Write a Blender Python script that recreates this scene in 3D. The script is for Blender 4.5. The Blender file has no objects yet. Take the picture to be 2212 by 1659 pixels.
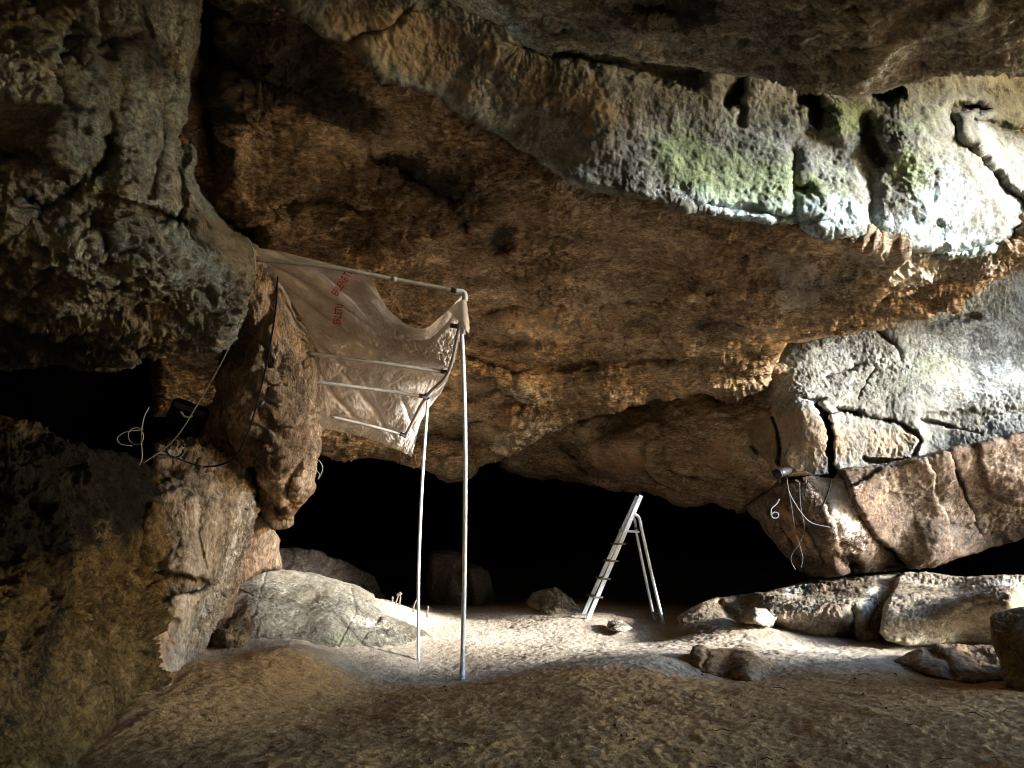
import bpy, math, random
import numpy as np
from mathutils import Vector
random.seed(4); RNG = np.random.default_rng(11)
F32 = np.float32
scene = bpy.context.scene
col = scene.collection
W, H, FPX = 2212.0, 1659.0, 1600.0
PITCH = math.radians(10.0); CAMZ = 1.5
cp, sp = math.cos(PITCH), math.sin(PITCH)

# ------------------------------------------------------------------ helpers
def P(x, y, d):
    """a bearing from the tripod and a distance into the cave -> a point in metres"""
    x = np.asarray(x, float); y = np.asarray(y, float); d = np.asarray(d, float)
    u = (x - W/2)/FPX; v = (H/2 - y)/FPX
    s = d/(cp - v*sp)
    return np.stack([u*s, d*np.ones_like(s), CAMZ + s*(sp + v*cp)], -1)

def tag(o, label=None, cat=None, group=None, kind=None):
    if label: o['label'] = label
    if cat: o['category'] = cat
    if group: o['group'] = group
    if kind: o['kind'] = kind
    return o

def link(name, verts, faces, mat=None, parent=None, smooth=True, stain_shade=None):
    me = bpy.data.meshes.new(name)
    verts = np.asarray(verts, F32)
    if isinstance(faces, np.ndarray):
        n, k = faces.shape
        me.vertices.add(len(verts)); me.vertices.foreach_set('co', verts.ravel())
        me.loops.add(n*k); me.loops.foreach_set('vertex_index', faces.ravel().astype(np.int32))
        me.polygons.add(n)
        me.polygons.foreach_set('loop_start', np.arange(0, n*k, k, dtype=np.int32))
        me.update(calc_edges=True); me.validate()
    else:
        me.from_pydata(verts.tolist(), [], faces); me.update()
    if smooth: me.polygons.foreach_set('use_smooth', np.ones(len(me.polygons), bool))
    if stain_shade is not None and len(stain_shade) == len(me.vertices):
        a = me.color_attributes.new('stain_shade', 'FLOAT_COLOR', 'POINT')
        a.data.foreach_set('color', np.asarray(stain_shade, F32).ravel())
    if mat: me.materials.append(mat)
    o = bpy.data.objects.new(name, me); col.objects.link(o)
    if parent: o.parent = parent
    return o

def empty(name, loc=(0, 0, 0)):
    o = bpy.data.objects.new(name, None); col.objects.link(o); o.location = loc
    o.empty_display_size = .1
    return o

def adopt(parent, *kids):
    for k in kids:
        k.parent = parent; k.matrix_parent_inverse.identity()
        k.location = Vector(k.location) - Vector(parent.location)

# ------------------------------------------------------------------ noise
PERM = RNG.permutation(256).astype(np.int32)
G = RNG.normal(size=(256, 3)).astype(F32); G /= np.linalg.norm(G, axis=1)[:, None]
J = RNG.random((256, 3)).astype(F32)
def perlin(p, seed=0):
    p = np.asarray(p, F32) + F32(seed*17.31)
    i = np.floor(p).astype(np.int32); f = p - i
    w = f*f*f*(f*(f*6 - 15) + 10)
    i &= 255
    out = 0
    for dx in (0, 1):
        hx = PERM[(i[..., 0] + dx) & 255]
        wx = w[..., 0] if dx else 1 - w[..., 0]
        for dy in (0, 1):
            hy = PERM[(hx + i[..., 1] + dy) & 255]
            wy = w[..., 1] if dy else 1 - w[..., 1]
            for dz in (0, 1):
                h = PERM[(hy + i[..., 2] + dz) & 255]
                g = G[h]
                wz = w[..., 2] if dz else 1 - w[..., 2]
                out = out + wx*wy*wz*(g[..., 0]*(f[..., 0]-dx) + g[..., 1]*(f[..., 1]-dy) + g[..., 2]*(f[..., 2]-dz))
    return out*1.5
def fbm(p, freq, octv=4, rough=.5, seed=0, ridged=False):
    a, t, n = 1.0, 0, 0
    for k in range(octv):
        v = perlin(np.asarray(p, F32)*F32(freq*2.03**k), seed + k)
        if ridged: v = 1 - 2*np.abs(v)
        t = t + a*v; n += a; a *= rough
    return t/n
def worley(p, seed=0):
    p = np.asarray(p, F32) + F32(seed*9.7)
    i = np.floor(p).astype(np.int32); f = p - i
    best = np.full(p.shape[:-1], 9, F32)
    for dx in (-1, 0, 1):
        for dy in (-1, 0, 1):
            for dz in (-1, 0, 1):
                h = PERM[(PERM[(PERM[(i[..., 0]+dx) & 255] + i[..., 1]+dy) & 255] + i[..., 2]+dz) & 255]
                q = J[h]
                d = (q[..., 0]+dx-f[..., 0])**2 + (q[..., 1]+dy-f[..., 1])**2 + (q[..., 2]+dz-f[..., 2])**2
                best = np.minimum(best, d)
    return np.sqrt(best)
def sstep(a, b, x):
    t = np.clip((x - a)/(b - a), 0, 1); return t*t*(3 - 2*t)

# ------------------------------------------------------------------ materials
def nodes(name):
    m = bpy.data.materials.new(name); m.use_nodes = True
    nt = m.node_tree; nt.nodes.clear()
    out = nt.nodes.new('ShaderNodeOutputMaterial'); b = nt.nodes.new('ShaderNodeBsdfPrincipled')
    nt.links.new(b.outputs[0], out.inputs[0])
    return m, nt, b
def N(nt, t, **kw):
    n = nt.nodes.new(t)
    for k, v in kw.items():
        if k in n.inputs: n.inputs[k].default_value = v
        else: setattr(n, k, v)
    return n
def ramp(nt, fac, stops):
    r = nt.nodes.new('ShaderNodeValToRGB'); e = r.color_ramp.elements
    while len(e) < len(stops): e.new(.5)
    for q, (p, c) in zip(e, stops):
        q.position = p; q.color = (*c, 1) if len(c) == 3 else c
    nt.links.new(fac, r.inputs[0]); return r.outputs[0]
def mixc(nt, fac, a, b, mode='MIX'):
    m = nt.nodes.new('ShaderNodeMix'); m.data_type = 'RGBA'; m.blend_type = mode
    for s, v in ((0, fac), (6, a), (7, b)):
        if hasattr(v, 'links'): nt.links.new(v, m.inputs[s])
        elif s == 0: m.inputs[s].default_value = v
        else: m.inputs[s].default_value = (*v, 1)
    return m.outputs[2]
def mth(nt, op, a, b=0.0, clamp=False):
    m = nt.nodes.new('ShaderNodeMath'); m.operation = op; m.use_clamp = clamp
    for s, v in ((0, a), (1, b)):
        if hasattr(v, 'links'): nt.links.new(v, m.inputs[s])
        else: m.inputs[s].default_value = v
    return m.outputs[0]

def rock(name, cols, moss=(.10, .13, .035), soot_shade=(.022, .02, .017), pale=(.62, .62, .56), ochre=(.30, .17, .085),
         rough=.85, bump=.6, scale=1.0, stretch=(1, 1, 1), spec=.25, grain=.75, veins=.75):
    m, nt, b = nodes(name)
    tc = N(nt, 'ShaderNodeTexCoord'); mp = N(nt, 'ShaderNodeMapping')
    mp.inputs['Scale'].default_value = tuple(scale*s for s in stretch)
    nt.links.new(tc.outputs['Object'], mp.inputs[0]); V = mp.outputs[0]
    def noise(s, det=8, r=.6, dist=0.0):
        n = N(nt, 'ShaderNodeTexNoise', Scale=s, Detail=det, Roughness=r, Distortion=dist)
        nt.links.new(V, n.inputs['Vector']); return n.outputs['Fac']
    big = noise(.9, 9, .62, .6); mid = noise(4.5, 10, .70, .4); fine = noise(27, 10, .74)
    base = ramp(nt, big, [(.30, cols[0]), (.45, cols[1]), (.55, cols[2]), (.68, cols[3])])
    sp_ = ramp(nt, mid, [(.32, (.45, .42, .38)), (.50, (1, 1, 1)), (.66, (1.35, 1.33, 1.3))])
    base = mixc(nt, .85, base, sp_, 'MULTIPLY')
    fr = ramp(nt, fine, [(.36, (.16, .145, .13)), (.47, (.8, .8, .79)), (.62, (1.7, 1.7, 1.68))])
    patch = ramp(nt, noise(1.5, 5, .55, .5), [(.36, (.30,)*3), (.58, (1,)*3)])
    base = mixc(nt, mth(nt, 'MULTIPLY', patch, grain), base, fr, 'MULTIPLY')
    rid = mth(nt, 'ABSOLUTE', mth(nt, 'SUBTRACT', noise(9, 9, .7, .8), .5))
    rid2 = mth(nt, 'ABSOLUTE', mth(nt, 'SUBTRACT', noise(3.1, 10, .66, 1.2), .5))
    base = mixc(nt, veins, base, ramp(nt, rid, [(0, (.18, .16, .14)), (.035, (.75, .74, .72)), (.11, (1.1, 1.1, 1.1))]), 'MULTIPLY')
    base = mixc(nt, veins*.8, base, ramp(nt, rid2, [(0, (.22, .19, .17)), (.02, (.85, .84, .83)), (.09, (1.05, 1.05, 1.05))]), 'MULTIPLY')
    at = N(nt, 'ShaderNodeAttribute', attribute_name='stain_shade')
    sep = N(nt, 'ShaderNodeSeparateColor'); nt.links.new(at.outputs['Color'], sep.inputs[0])
    brk = mth(nt, 'ADD', mth(nt, 'MULTIPLY', mid, 2.0), mth(nt, 'MULTIPLY', fine, 1.8))   # ~.85 mean
    def chan(src, c, gain=3.6, most=.92):
        nonlocal base
        f = mth(nt, 'MULTIPLY', mth(nt, 'SUBTRACT', mth(nt, 'ADD', src, brk), 2.36), gain, True)
        base = mixc(nt, mth(nt, 'MULTIPLY', f, mth(nt, 'MINIMUM', mth(nt, 'MULTIPLY', src, 2.0), most)), base, c)
    chan(at.outputs['Alpha'], mixc(nt, .6, ochre, sp_, 'MULTIPLY'))
    chan(sep.outputs[2], mixc(nt, .5, pale, fr, 'MULTIPLY'))
    chan(sep.outputs[0], mixc(nt, .7, moss, fr, 'MULTIPLY'), 2.2, .7)
    chan(sep.outputs[1], mixc(nt, .9, soot_shade, fr, 'MULTIPLY'))
    nt.links.new(base, b.inputs['Base Color'])
    b.inputs['Roughness'].default_value = rough
    b.inputs['Specular IOR Level'].default_value = spec
    b1 = N(nt, 'ShaderNodeBump', Strength=bump, Distance=.05); nt.links.new(mid, b1.inputs['Height'])
    b2 = N(nt, 'ShaderNodeBump', Strength=bump, Distance=.16); nt.links.new(rid, b2.inputs['Height'])
    nt.links.new(b1.outputs[0], b2.inputs['Normal'])
    b3 = N(nt, 'ShaderNodeBump', Strength=bump, Distance=.035); nt.links.new(fine, b3.inputs['Height'])
    for q, k in ((b2, 1.25), (b3, 1.35)): nt.links.new(mth(nt, 'MULTIPLY', patch, bump*k), q.inputs['Strength'])
    nt.links.new(b2.outputs[0], b3.inputs['Normal']); nt.links.new(b3.outputs[0], b.inputs['Normal'])
    return m

def plain(name, c, rough=.5, metal=0.0, spec=.4, var=.12, scale=14, bump=0.0):
    m, nt, b = nodes(name)
    tc = N(nt, 'ShaderNodeTexCoord'); n = N(nt, 'ShaderNodeTexNoise', Scale=scale, Detail=6.0, Roughness=.65)
    nt.links.new(tc.outputs['Object'], n.inputs['Vector'])
    lo = tuple(v*(1 - var*2.5) for v in c); hi = tuple(min(1, v*(1 + var)) for v in c)
    nt.links.new(ramp(nt, n.outputs['Fac'], [(.34, lo), (.5, c), (.65, hi)]), b.inputs['Base Color'])
    b.inputs['Roughness'].default_value = rough; b.inputs['Metallic'].default_value = metal
    b.inputs['Specular IOR Level'].default_value = spec
    if bump:
        q = N(nt, 'ShaderNodeBump', Strength=bump, Distance=.01); nt.links.new(n.outputs['Fac'], q.inputs['Height'])
        nt.links.new(q.outputs[0], b.inputs['Normal'])
    return m

BROWN = [(00.271, 00.184, 00.112), (00.415, 00.295, 00.184), (00.526, 00.391, 00.255), (00.653, 00.518, 00.359)]
GREY = [(.16, .14, .11), (.27, .25, .20), (.35, .33, .28), (.42, .40, .35)]
M_ceil = rock('brown_ceiling_rock', BROWN, bump=.75, stretch=(.55, .8, 1.6), pale=(.44, .39, .31), moss=(.15, .15, .07))
M_lip = rock('grey_mossy_rock', [(0.107, 0.101, 0.075), (0.156, 0.163, 0.141), (0.194, 0.210, 0.197), (0.226, 0.253, 0.262)], ochre=(.24, .185, .12), moss=(.15, .205, .085), bump=.42, veins=.3, grain=.6, pale=(.33, .42, .445))  # base and pale stain cooled to put blue skylight into the colour
M_roof = rock('grey_roof_rock', [(000.356, 000.305, 000.223), (000.554, 000.500, 000.393), (000.678, 000.643, 000.519), (000.750, 000.731, 000.624)], bump=.9, stretch=(.8, 1.2, 1.0))
M_left = rock('greenish_pitted_rock', [(.19, .165, .085), (.33, .26, .155), (.38, .395, .33), (.52, .45, .29)], moss=(.22, .235, .085), pale=(.50, .50, .47),
              bump=.9, rough=.42, spec=.55, scale=1.25, ochre=(.23, .155, .075))
M_pil = rock('flowing_pillar_rock', [(0.204, 0.120, 0.072), (0.324, 0.216, 0.138), (0.408, 0.300, 0.210), (0.504, 0.396, 0.312)], bump=.75, stretch=(1.3, 1.3, .45), pale=(.40, .35, .30))
M_lwall = rock('yellow_brown_wall_rock', [(0.062, 0.040, 0.014), (0.125, 0.078, 0.028), (0.181, 0.116, 0.047), (0.250, 0.171, 0.085)], bump=.7, spec=.06, soot_shade=(.007, .007, .0055), pale=(.34, .295, .245))  # base and soot blackened to paint the shade of the lower left wall
M_rwall = rock('chiselled_wall_rock', [(00.181, 00.176, 00.148), (00.238, 00.238, 00.209), (00.276, 00.283, 00.262), (00.324, 00.335, 00.328)], moss=(.22, .25, .15), ochre=(.30, .225, .145), pale=(.42, .44, .44), bump=.6, veins=.45, stretch=(1.2, 1.2, .7))
M_slab = rock('red_brown_slab_rock', [(.115, .072, .048), (.165, .112, .078), (.20, .148, .108), (.27, .22, .175)], bump=.6, pale=(.44, .40, .36))
M_bold = rock('boulder_rock', veins=.45, grain=.75, cols=[(0.226, 0.162, 0.099), (0.320, 0.251, 0.166), (0.395, 0.331, 0.240), (0.452, 0.403, 0.315)], bump=.65)
M_col = rock('tan_column_rock', [(.20, .145, .095), (.28, .215, .15), (.34, .275, .205), (.42, .36, .29)], bump=.6, stretch=(1.2, 1.2, .5), pale=(.46, .43, .40), ochre=(.33, .20, .12), veins=.6)
M_brk = rock('brown_shaded_rock', [(.16, .105, .055), (.23, .155, .085), (.28, .20, .115), (.33, .25, .155)], bump=.6, moss=(.20, .19, .05), veins=.5)
M_dim = rock('dim_far_rock', [(.03, .02, .013), (.05, .034, .022), (.06, .042, .028), (.075, .055, .04)], bump=.6)  # boulder colour darkened to carry the gloom of the back chamber
M_unlit = rock('blackened_unlit_rock', [(.010, .009, .008), (.014, .012, .010), (.018, .015, .012), (.022, .018, .015)], bump=.5)  # near-black colour stands in for the lack of light in the void
M_paint = rock('patterned_slab_rock', [(0.153, 0.125, 0.085), (0.201, 0.178, 0.133), (0.250, 0.230, 0.182), (0.298, 0.279, 0.226)], moss=(.22, .235, .14), veins=.4, pale=(.46, .44, .38), bump=.6)

# ------------------------------------------------------------------ rock masses
def poly_sdf(px, py, poly):
    poly = np.asarray(poly, F32); n = len(poly)
    best = np.full(px.shape, 1e9, F32); inside = np.zeros(px.shape, bool)
    for k in range(n):
        a = poly[k]; b = poly[(k+1) % n]; e = b - a
        wx = px - a[0]; wy = py - a[1]
        t = np.clip((wx*e[0] + wy*e[1])/(e @ e + 1e-9), 0, 1)
        best = np.minimum(best, (wx - t*e[0])**2 + (wy - t*e[1])**2)
        c = ((a[1] > py) != (b[1] > py))
        if a[1] != b[1]: inside ^= c & (px < (b[0]-a[0])*(py-a[1])/(b[1]-a[1]) + a[0])
    return np.where(inside, 1, -1)*np.sqrt(best)
def line_dist(px, py, pts):
    best = np.full(px.shape, 1e9, F32)
    for a, b in zip(pts[:-1], pts[1:]):
        ex, ey = b[0]-a[0], b[1]-a[1]
        t = np.clip(((px-a[0])*ex + (py-a[1])*ey)/(ex*ex+ey*ey+1e-9), 0, 1)
        best = np.minimum(best, (px-a[0]-t*ex)**2 + (py-a[1]-t*ey)**2)
    return np.sqrt(best)
def rbf(ctrl, c=60., lam=1e-4):
    k = np.asarray(ctrl, float); n = len(k); xy = k[:, :2]/500.; c = c/500.
    D = np.sqrt(((xy[:, None]-xy[None])**2).sum(-1) + c*c) + lam*np.eye(n)
    A = np.zeros((n+3, n+3)); A[:n, :n] = -D; A[:n, n] = 1; A[:n, n+1:] = xy; A[n:, :n] = A[:n, n:].T
    w = np.linalg.solve(A, np.concatenate([k[:, 2], [0, 0, 0]]))
    def f(x, y):
        x = x/500.; y = y/500.; o = w[n] + w[n+1]*x + w[n+2]*y
        for i in range(n): o = o - w[i]*np.sqrt((x-xy[i, 0])**2 + (y-xy[i, 1])**2 + c*c)
        return o
    return f

def ell(px, py, x, y, rx, ry, rot=0):
    c, s = math.cos(math.radians(rot)), math.sin(math.radians(rot))
    dx, dy = px-x, py-y
    return np.sqrt(((dx*c+dy*s)/rx)**2 + ((-dx*s+dy*c)/ry)**2)

SEED = [0]
def mass(name, outline, ctrl, mat, step=2.5, rim=30, R=.5, feats=(), disp=(), stains=(), ragged=5, rag_s=30, back=1.2,
         solid=None, warp=7, kind='structure', label=None, cat=None, group=None, fine=0.0):
    """a body of rock with its own distance, relief and thickness, from a traced outline"""
    SEED[0] += 3; sd = SEED[0]
    o = np.asarray(outline, float); x0, y0 = o.min(0)-12; x1, y1 = o.max(0)+12
    gx = np.arange(x0, x1, step); gy = np.arange(y0, y1, step)
    px, py = np.meshgrid(gx, gy); px = px.astype(F32); py = py.astype(F32)
    q = np.stack([px, py, np.full_like(px, sd*3.7)], -1)
    s = poly_sdf(px, py, outline) + ragged*fbm(q, 1/rag_s, 4, .6, sd)*1.6
    # drop to the mesh of quads touching the inside, snap the outer ring on the outline
    gsy, gsx = np.gradient(s, step); gn = np.sqrt(gsx**2+gsy**2)+1e-6
    ins = s > 0
    qf = ins[:-1, :-1] | ins[1:, :-1] | ins[:-1, 1:] | ins[1:, 1:]
    outv = ~ins
    sx = np.clip(-s*gsx/gn/np.maximum(gn, .4), -step*1.6, step*1.6); sy = np.clip(-s*gsy/gn/np.maximum(gn, .4), -step*1.6, step*1.6)
    px = np.where(outv, px+sx, px); py = np.where(outv, py+sy, py); s = np.maximum(s, 0)
    d = rbf(ctrl)(px.astype(float), py.astype(float)).astype(F32)
    if rim > 0:
        t = np.clip(1 - s/rim, 0, 1); d = d + R*(1 - np.sqrt(np.clip(1 - t*t, 0, 1)))
    wx = px + warp*fbm(q, 1/45., 4, .6, sd+40)*2; wy = py + warp*fbm(q, 1/45., 4, .6, sd+60)*2
    for f in feats:
        if f[0] == 'crack':
            d = d + f[3]*np.exp(-(line_dist(wx, wy, f[1])/f[2])**2)
        elif f[0] == 'hole':
            d = d + f[6]*sstep(1.2, .35, ell(wx, wy, *f[1:6]))
        elif f[0] == 'bump':
            d = d - f[6]*np.exp(-ell(wx, wy, *f[1:6])**2)
        elif f[0] == 'block':
            d = d + f[2]*sstep(-f[3], f[3], poly_sdf(wx, wy, f[1]))
    pos = P(px, py, d).astype(F32)
    du = np.gradient(pos, axis=1); dv = np.gradient(pos, axis=0)
    nr = np.cross(du, dv); nr /= np.linalg.norm(nr, axis=-1)[..., None]+1e-9
    cam = np.array([0, 0, CAMZ], F32)
    nr *= np.where(((cam-pos)*nr).sum(-1) < 0, -1, 1)[..., None]
    # soften the normals so that the relief grows off the large shape
    for _ in range(6):
        nr[1:-1, 1:-1] = (nr[1:-1, 1:-1]*2 + nr[:-2, 1:-1] + nr[2:, 1:-1] + nr[1:-1, :-2] + nr[1:-1, 2:])/6
    nr /= np.linalg.norm(nr, axis=-1)[..., None]+1e-9
    h = np.zeros(px.shape, F32)
    var = .35 + 1.3*sstep(-.25, .35, fbm(pos, .8, 3, .5, sd+7))
    for k, dsp in enumerate(disp):
        ty, fr, am = dsp[:3]; st = np.array(dsp[3] if len(dsp) > 3 else (1, 1, 1), F32)
        pp = pos*st
        if ty == 'fbm': h += am*fbm(pp, fr, 5, .55, sd+k)
        elif ty == 'ridge': h += am*var*fbm(pp + .15*fbm(pp, fr*.7, 2, .5, sd+20)[..., None], fr, 4, .55, sd+k, True)
        elif ty == 'pit': h -= am*var*sstep(.42, .12, worley(pp*F32(fr) + .35*fbm(pp, fr*1.5, 2, .5, sd+5)[..., None], sd+k))
        elif ty == 'strata':
            t = pp[..., 0] + pp[..., 1] + pp[..., 2]; t = t*fr + .55*fbm(pos, .7, 4, .55, sd+k) + .12*fbm(pos, 4, 3, .5, sd+k+3); t = t - np.floor(t)
            h += am*var*(np.where(t < .8, t/.8, (1-t)/.2)**1.5 - .4)
        elif ty == 'cell': h += am*var*(worley(pp*F32(fr) + .5*fbm(pp, fr, 3, .5, sd+5)[..., None], sd+k)-.5)
    if rim > 0: h = h*(.25 + .75*sstep(0, max(rim*.7, 8), s))
    for f in feats:
        if f[0] == 'crumb':
            mk = sstep(1.3, .4, ell(wx, wy, *f[1:6]) + .5*fbm(q, 1/22., 3, .6, sd+90))
            lump = .5*fbm(pos, 5, 3, .6, sd+31) + .9*np.clip(fbm(pos, 11, 4, .65, sd+33, True), -.3, 1)
            h = h + f[6]*mk*lump
    pos = pos + nr*h[..., None]
    st = np.zeros(px.shape+(4,), F32)
    for ch, x, y, rx, ry, rot, v in stains:
        st[..., 'mspo'.index(ch)] += v*sstep(1.5, .35, ell(wx, wy, x, y, rx, ry, rot))
    st = np.clip(st, 0, 1)
    # compact
    use = np.zeros(px.shape, bool)
    for a in (slice(0, -1), slice(1, None)):
        for b in (slice(0, -1), slice(1, None)): use[a, b] |= qf
    idx = np.full(px.shape, -1, np.int64); idx[use] = np.arange(use.sum())
    a = idx[:-1, :-1][qf]; b = idx[:-1, 1:][qf]; c = idx[1:, 1:][qf]; e = idx[1:, :-1][qf]
    faces = np.stack([a, e, c, b], 1)
    verts = pos[use]; stv = st[use]; n0 = len(verts)
    # rim edges
    ed = np.concatenate([np.stack([faces[:, k], faces[:, (k+1) % 4]], 1) for k in range(4)])
    key = np.sort(ed, 1); key = key[:, 0]*n0*1 + key[:, 1]
    u, inv, cnt = np.unique(key, return_inverse=True, return_counts=True)
    bd = ed[cnt[inv] == 1]
    if solid:
        bv = np.zeros(n0, bool); bv[bd.ravel()] = True
        ss = np.clip(s[use]/max(solid[1], 1), 0, 1); prof = np.sqrt(np.clip(1-(1-ss)**2, 0, 1))
        d0 = rbf(ctrl)(px[use].astype(float), py[use].astype(float)) + R
        bk = P(px[use], py[use], d0 + solid[0]*prof).astype(F32)
        m = np.where(bv, np.arange(n0), 0); add = np.where(~bv)[0]; m[add] = n0 + np.arange(len(add))
        faces = np.concatenate([faces, m[faces][:, ::-1]]); verts = np.concatenate([verts, bk[add]]); stv = np.concatenate([stv, stv[add]])
    elif back:
        bu = np.unique(bd); ray = verts[bu]-cam; ray /= np.linalg.norm(ray, axis=1)[:, None]
        ctr = verts.mean(0); inw = ctr - verts[bu]; inw -= (inw*ray).sum(1)[:, None]*ray
        inw /= np.linalg.norm(inw, axis=1)[:, None]+1e-6
        bk = verts[bu] + ray*back + inw*back*.25
        m = np.full(n0, -1, np.int64); m[bu] = n0 + np.arange(len(bu))
        faces = np.concatenate([faces, np.stack([bd[:, 1], bd[:, 0], m[bd[:, 0]], m[bd[:, 1]]], 1)])
        verts = np.concatenate([verts, bk]); stv = np.concatenate([stv, stv[bu]])
    ob = link(name, verts, faces, mat, stain_shade=stv)
    return tag(ob, label, cat, group, kind)

def zc(x, y, off=0):     # distance at which a bearing meets the sloping main ceiling
    el = math.atan((H/2-y)/FPX) + PITCH
    return (x, y, 7.126/(math.tan(el)+.504)+off)

# main brown ceiling
ceil_out = [(330, -160), (2430, -160), (2430, 540), (2200, 570), (2130, 605), (2100, 626), (2000, 676), (1850, 716), (1700, 742), (1668, 790), (1645, 842),
            (1560, 846), (1450, 854), (1370, 869), (1290, 893), (1235, 915), (1180, 935), (1100, 975), (1035, 1008), (1010, 1038), (965, 1045), (925, 1020), (880, 1003),
            (800, 985), (745, 992), (705, 975), (640, 930), (330, 900)]
cc = [zc(x, y) for x in (350, 600, 900) for y in (-120, 60, 250, 450, 620, 800)]
cc += [zc(650, 950), zc(900, 1000), zc(1000, 1020), zc(800, 960), zc(1150, -100), zc(1150, 150, .15), zc(1150, 340), zc(1150, 480, -.1), zc(1150, 650), zc(1150, 830), zc(1100, 960),
       zc(1400, -100), (1400, 440, 6.8), zc(1400, 560, -.1), zc(1400, 700, .2), zc(1400, 840), (1680, 500, 7.0), (1680, 600, 7.7), (1660, 700, 8.9), (1640, 830, 10.1),
       (1900, 560, 7.1), (1900, 640, 8.0), (1850, 705, 8.9), (2000, 670, 8.6), (2150, 585, 7.5), (2400, 520, 7.5), (1900, 100, 6.9), (2300, 100, 6.8)]
ceiling = mass('cave_ceiling', ceil_out, cc, M_ceil, step=2.3, rim=26, R=.7, ragged=6, rag_s=42,
    feats=[('block', [(560, -300), (2700, -300), (2700, 440), (2212, 478), (2150, 520), (2050, 536), (1960, 524), (1860, 506), (1740, 474), (1690, 458), (1600, 455), (1480, 432), (1400, 416), (1300, 394), (1240, 372), (1180, 322), (1100, 274), (1010, 224), (910, 180), (830, 148), (770, 80), (690, 40)], 1.1, 22),
           ('crack', [(435, -50), (450, 60), (440, 190), (460, 330), (470, 430), (540, 530)], 26, .7),
           ('crack', [(520, 520), (600, 450), (700, 440), (800, 455)], 10, .25), ('hole', 545, 500, 40, 30, 20, .35),
           ('bump', 650, 500, 130, 50, 10, .25), ('bump', 500, 350, 40, 130, 0, .2),
           ('crack', [(470, 130), (600, 170), (720, 240), (830, 340), (930, 400), (1030, 420)], 34, .22),
           ('crack', [(800, 350), (870, 375), (960, 430), (1010, 480)], 16, .22),
           ('crack', [(760, 680), (900, 700), (1080, 740), (1250, 700)], 14, .16), ('crack', [(1010, 770), (1100, 800), (1250, 790), (1500, 770), (1640, 745)], 10, .18),
           ('crack', [(1020, 690), (1100, 660), (1300, 650), (1500, 640), (1640, 590)], 12, .12),
           ('crack', [(1000, 860), (1080, 840), (1150, 880), (1250, 880)], 10, .22), ('crack', [(880, 960), (960, 930), (1060, 960)], 12, .25),
           ('bump', 1130, 900, 70, 25, -10, .2), ('bump', 975, 1010, 50, 30, 0, .35), ('bump', 1090, 830, 60, 22, 10, .2),
           ('hole', 1085, 520, 36, 26, -20, .12), ('hole', 1180, 640, 18, 9, 0, .14), ('hole', 1265, 712, 14, 8, 0, .2), ('hole', 1430, 715, 26, 15, 40, .2),
           ('crumb', 1690, 545, 60, 60, 20, .012), ('crumb', 1760, 610, 90, 50, 0, 0.093), ('crumb', 1900, 570, 140, 36, 12, .012), ('crumb', 2090, 570, 150, 34, -6, 0.093), ('crumb', 1260, 410, 90, 26, 28, 0.087), ('crumb', 1420, 455, 140, 22, 14, 0.074), ('crumb', 1570, 492, 90, 20, 8, 0.074),
           ('block', [(1010, 690), (1200, 720), (1350, 700), (1400, 760), (1200, 800), (1010, 770)], .14, 8),
           ('block', [(1000, 930), (1100, 880), (1240, 880), (1200, 920), (1050, 990)], -.15, 8)],
    disp=[('fbm', .7, .22), ('strata', 1.5, .085, (.22, .9, .35)), ('strata', 4.1, .03, (.18, 1, .3)), ('ridge', 1.6, .06, (.6, .6, 1.6)), ('ridge', 4.5, .06, (.45, .45, 2.0)), ('fbm', 11, .03, (.7, .7, 1.3)), ('pit', 3.2, .05), ('ridge', 12, .03, (.6, .6, 1.5)), ('pit', 9, .04), ('ridge', 22, .016, (.7, .7, 1.3))],
    stains=[('s', 570, 90, 150, 100, 15, .9), ('s', 670, 180, 140, 80, 25, .95), ('s', 500, 220, 80, 80, 0, .7), ('s', 780, 250, 100, 40, 25, .6), ('s', 470, 60, 60, 120, 0, .7), ('s', 560, 500, 70, 50, 0, .45),
            ('s', 880, 370, 90, 26, 25, .95), ('s', 960, 350, 80, 60, 0, .6), ('s', 1085, 515, 42, 32, -20, .75), ('s', 1010, 430, 130, 60, 10, .6), ('s', 1040, 130, 150, 60, 30, .3),
            ('s', 1560, 690, 70, 40, 0, .6), ('s', 1800, 590, 120, 40, -15, .5), ('s', 1640, 600, 60, 40, 0, .45), ('s', 1380, 760, 100, 20, 0, .35), ('s', 1950, 620, 90, 25, -20, .45),
            ('o', 1200, 700, 240, 60, 0, .5), ('o', 1050, 900, 130, 110, 0, .5), ('o', 700, 330, 250, 80, 0, .35), ('o', 1500, 560, 160, 60, 0, .3), ('o', 600, 600, 140, 100, 0, .35),
            ('p', 1140, 850, 70, 22, 12, .5), ('p', 1120, 930, 110, 34, -12, .55), ('p', 1350, 840, 160, 16, -8, .35), ('m', 1600, 800, 120, 30, -10, .4), ('p', 1250, 800, 300, 40, -6, .2),
            ('p', 1700, 570, 60, 26, 20, .8), ('p', 1780, 600, 90, 40, 0, .75), ('p', 1720, 640, 60, 40, 0, .7), ('p', 1900, 560, 110, 26, 10, .75), ('p', 2060, 555, 140, 30, 0, .8),  # pale patches paint the daylight caught by the fringe crumbs
            ('m', 1750, 620, 90, 40, 0, .3), ('p', 1330, 430, 120, 26, 14, .5), ('p', 1230, 380, 60, 22, 30, .45)],
    label='brown pitted cave ceiling sloping down to the dark back chamber', cat='cave ceiling')

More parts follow.
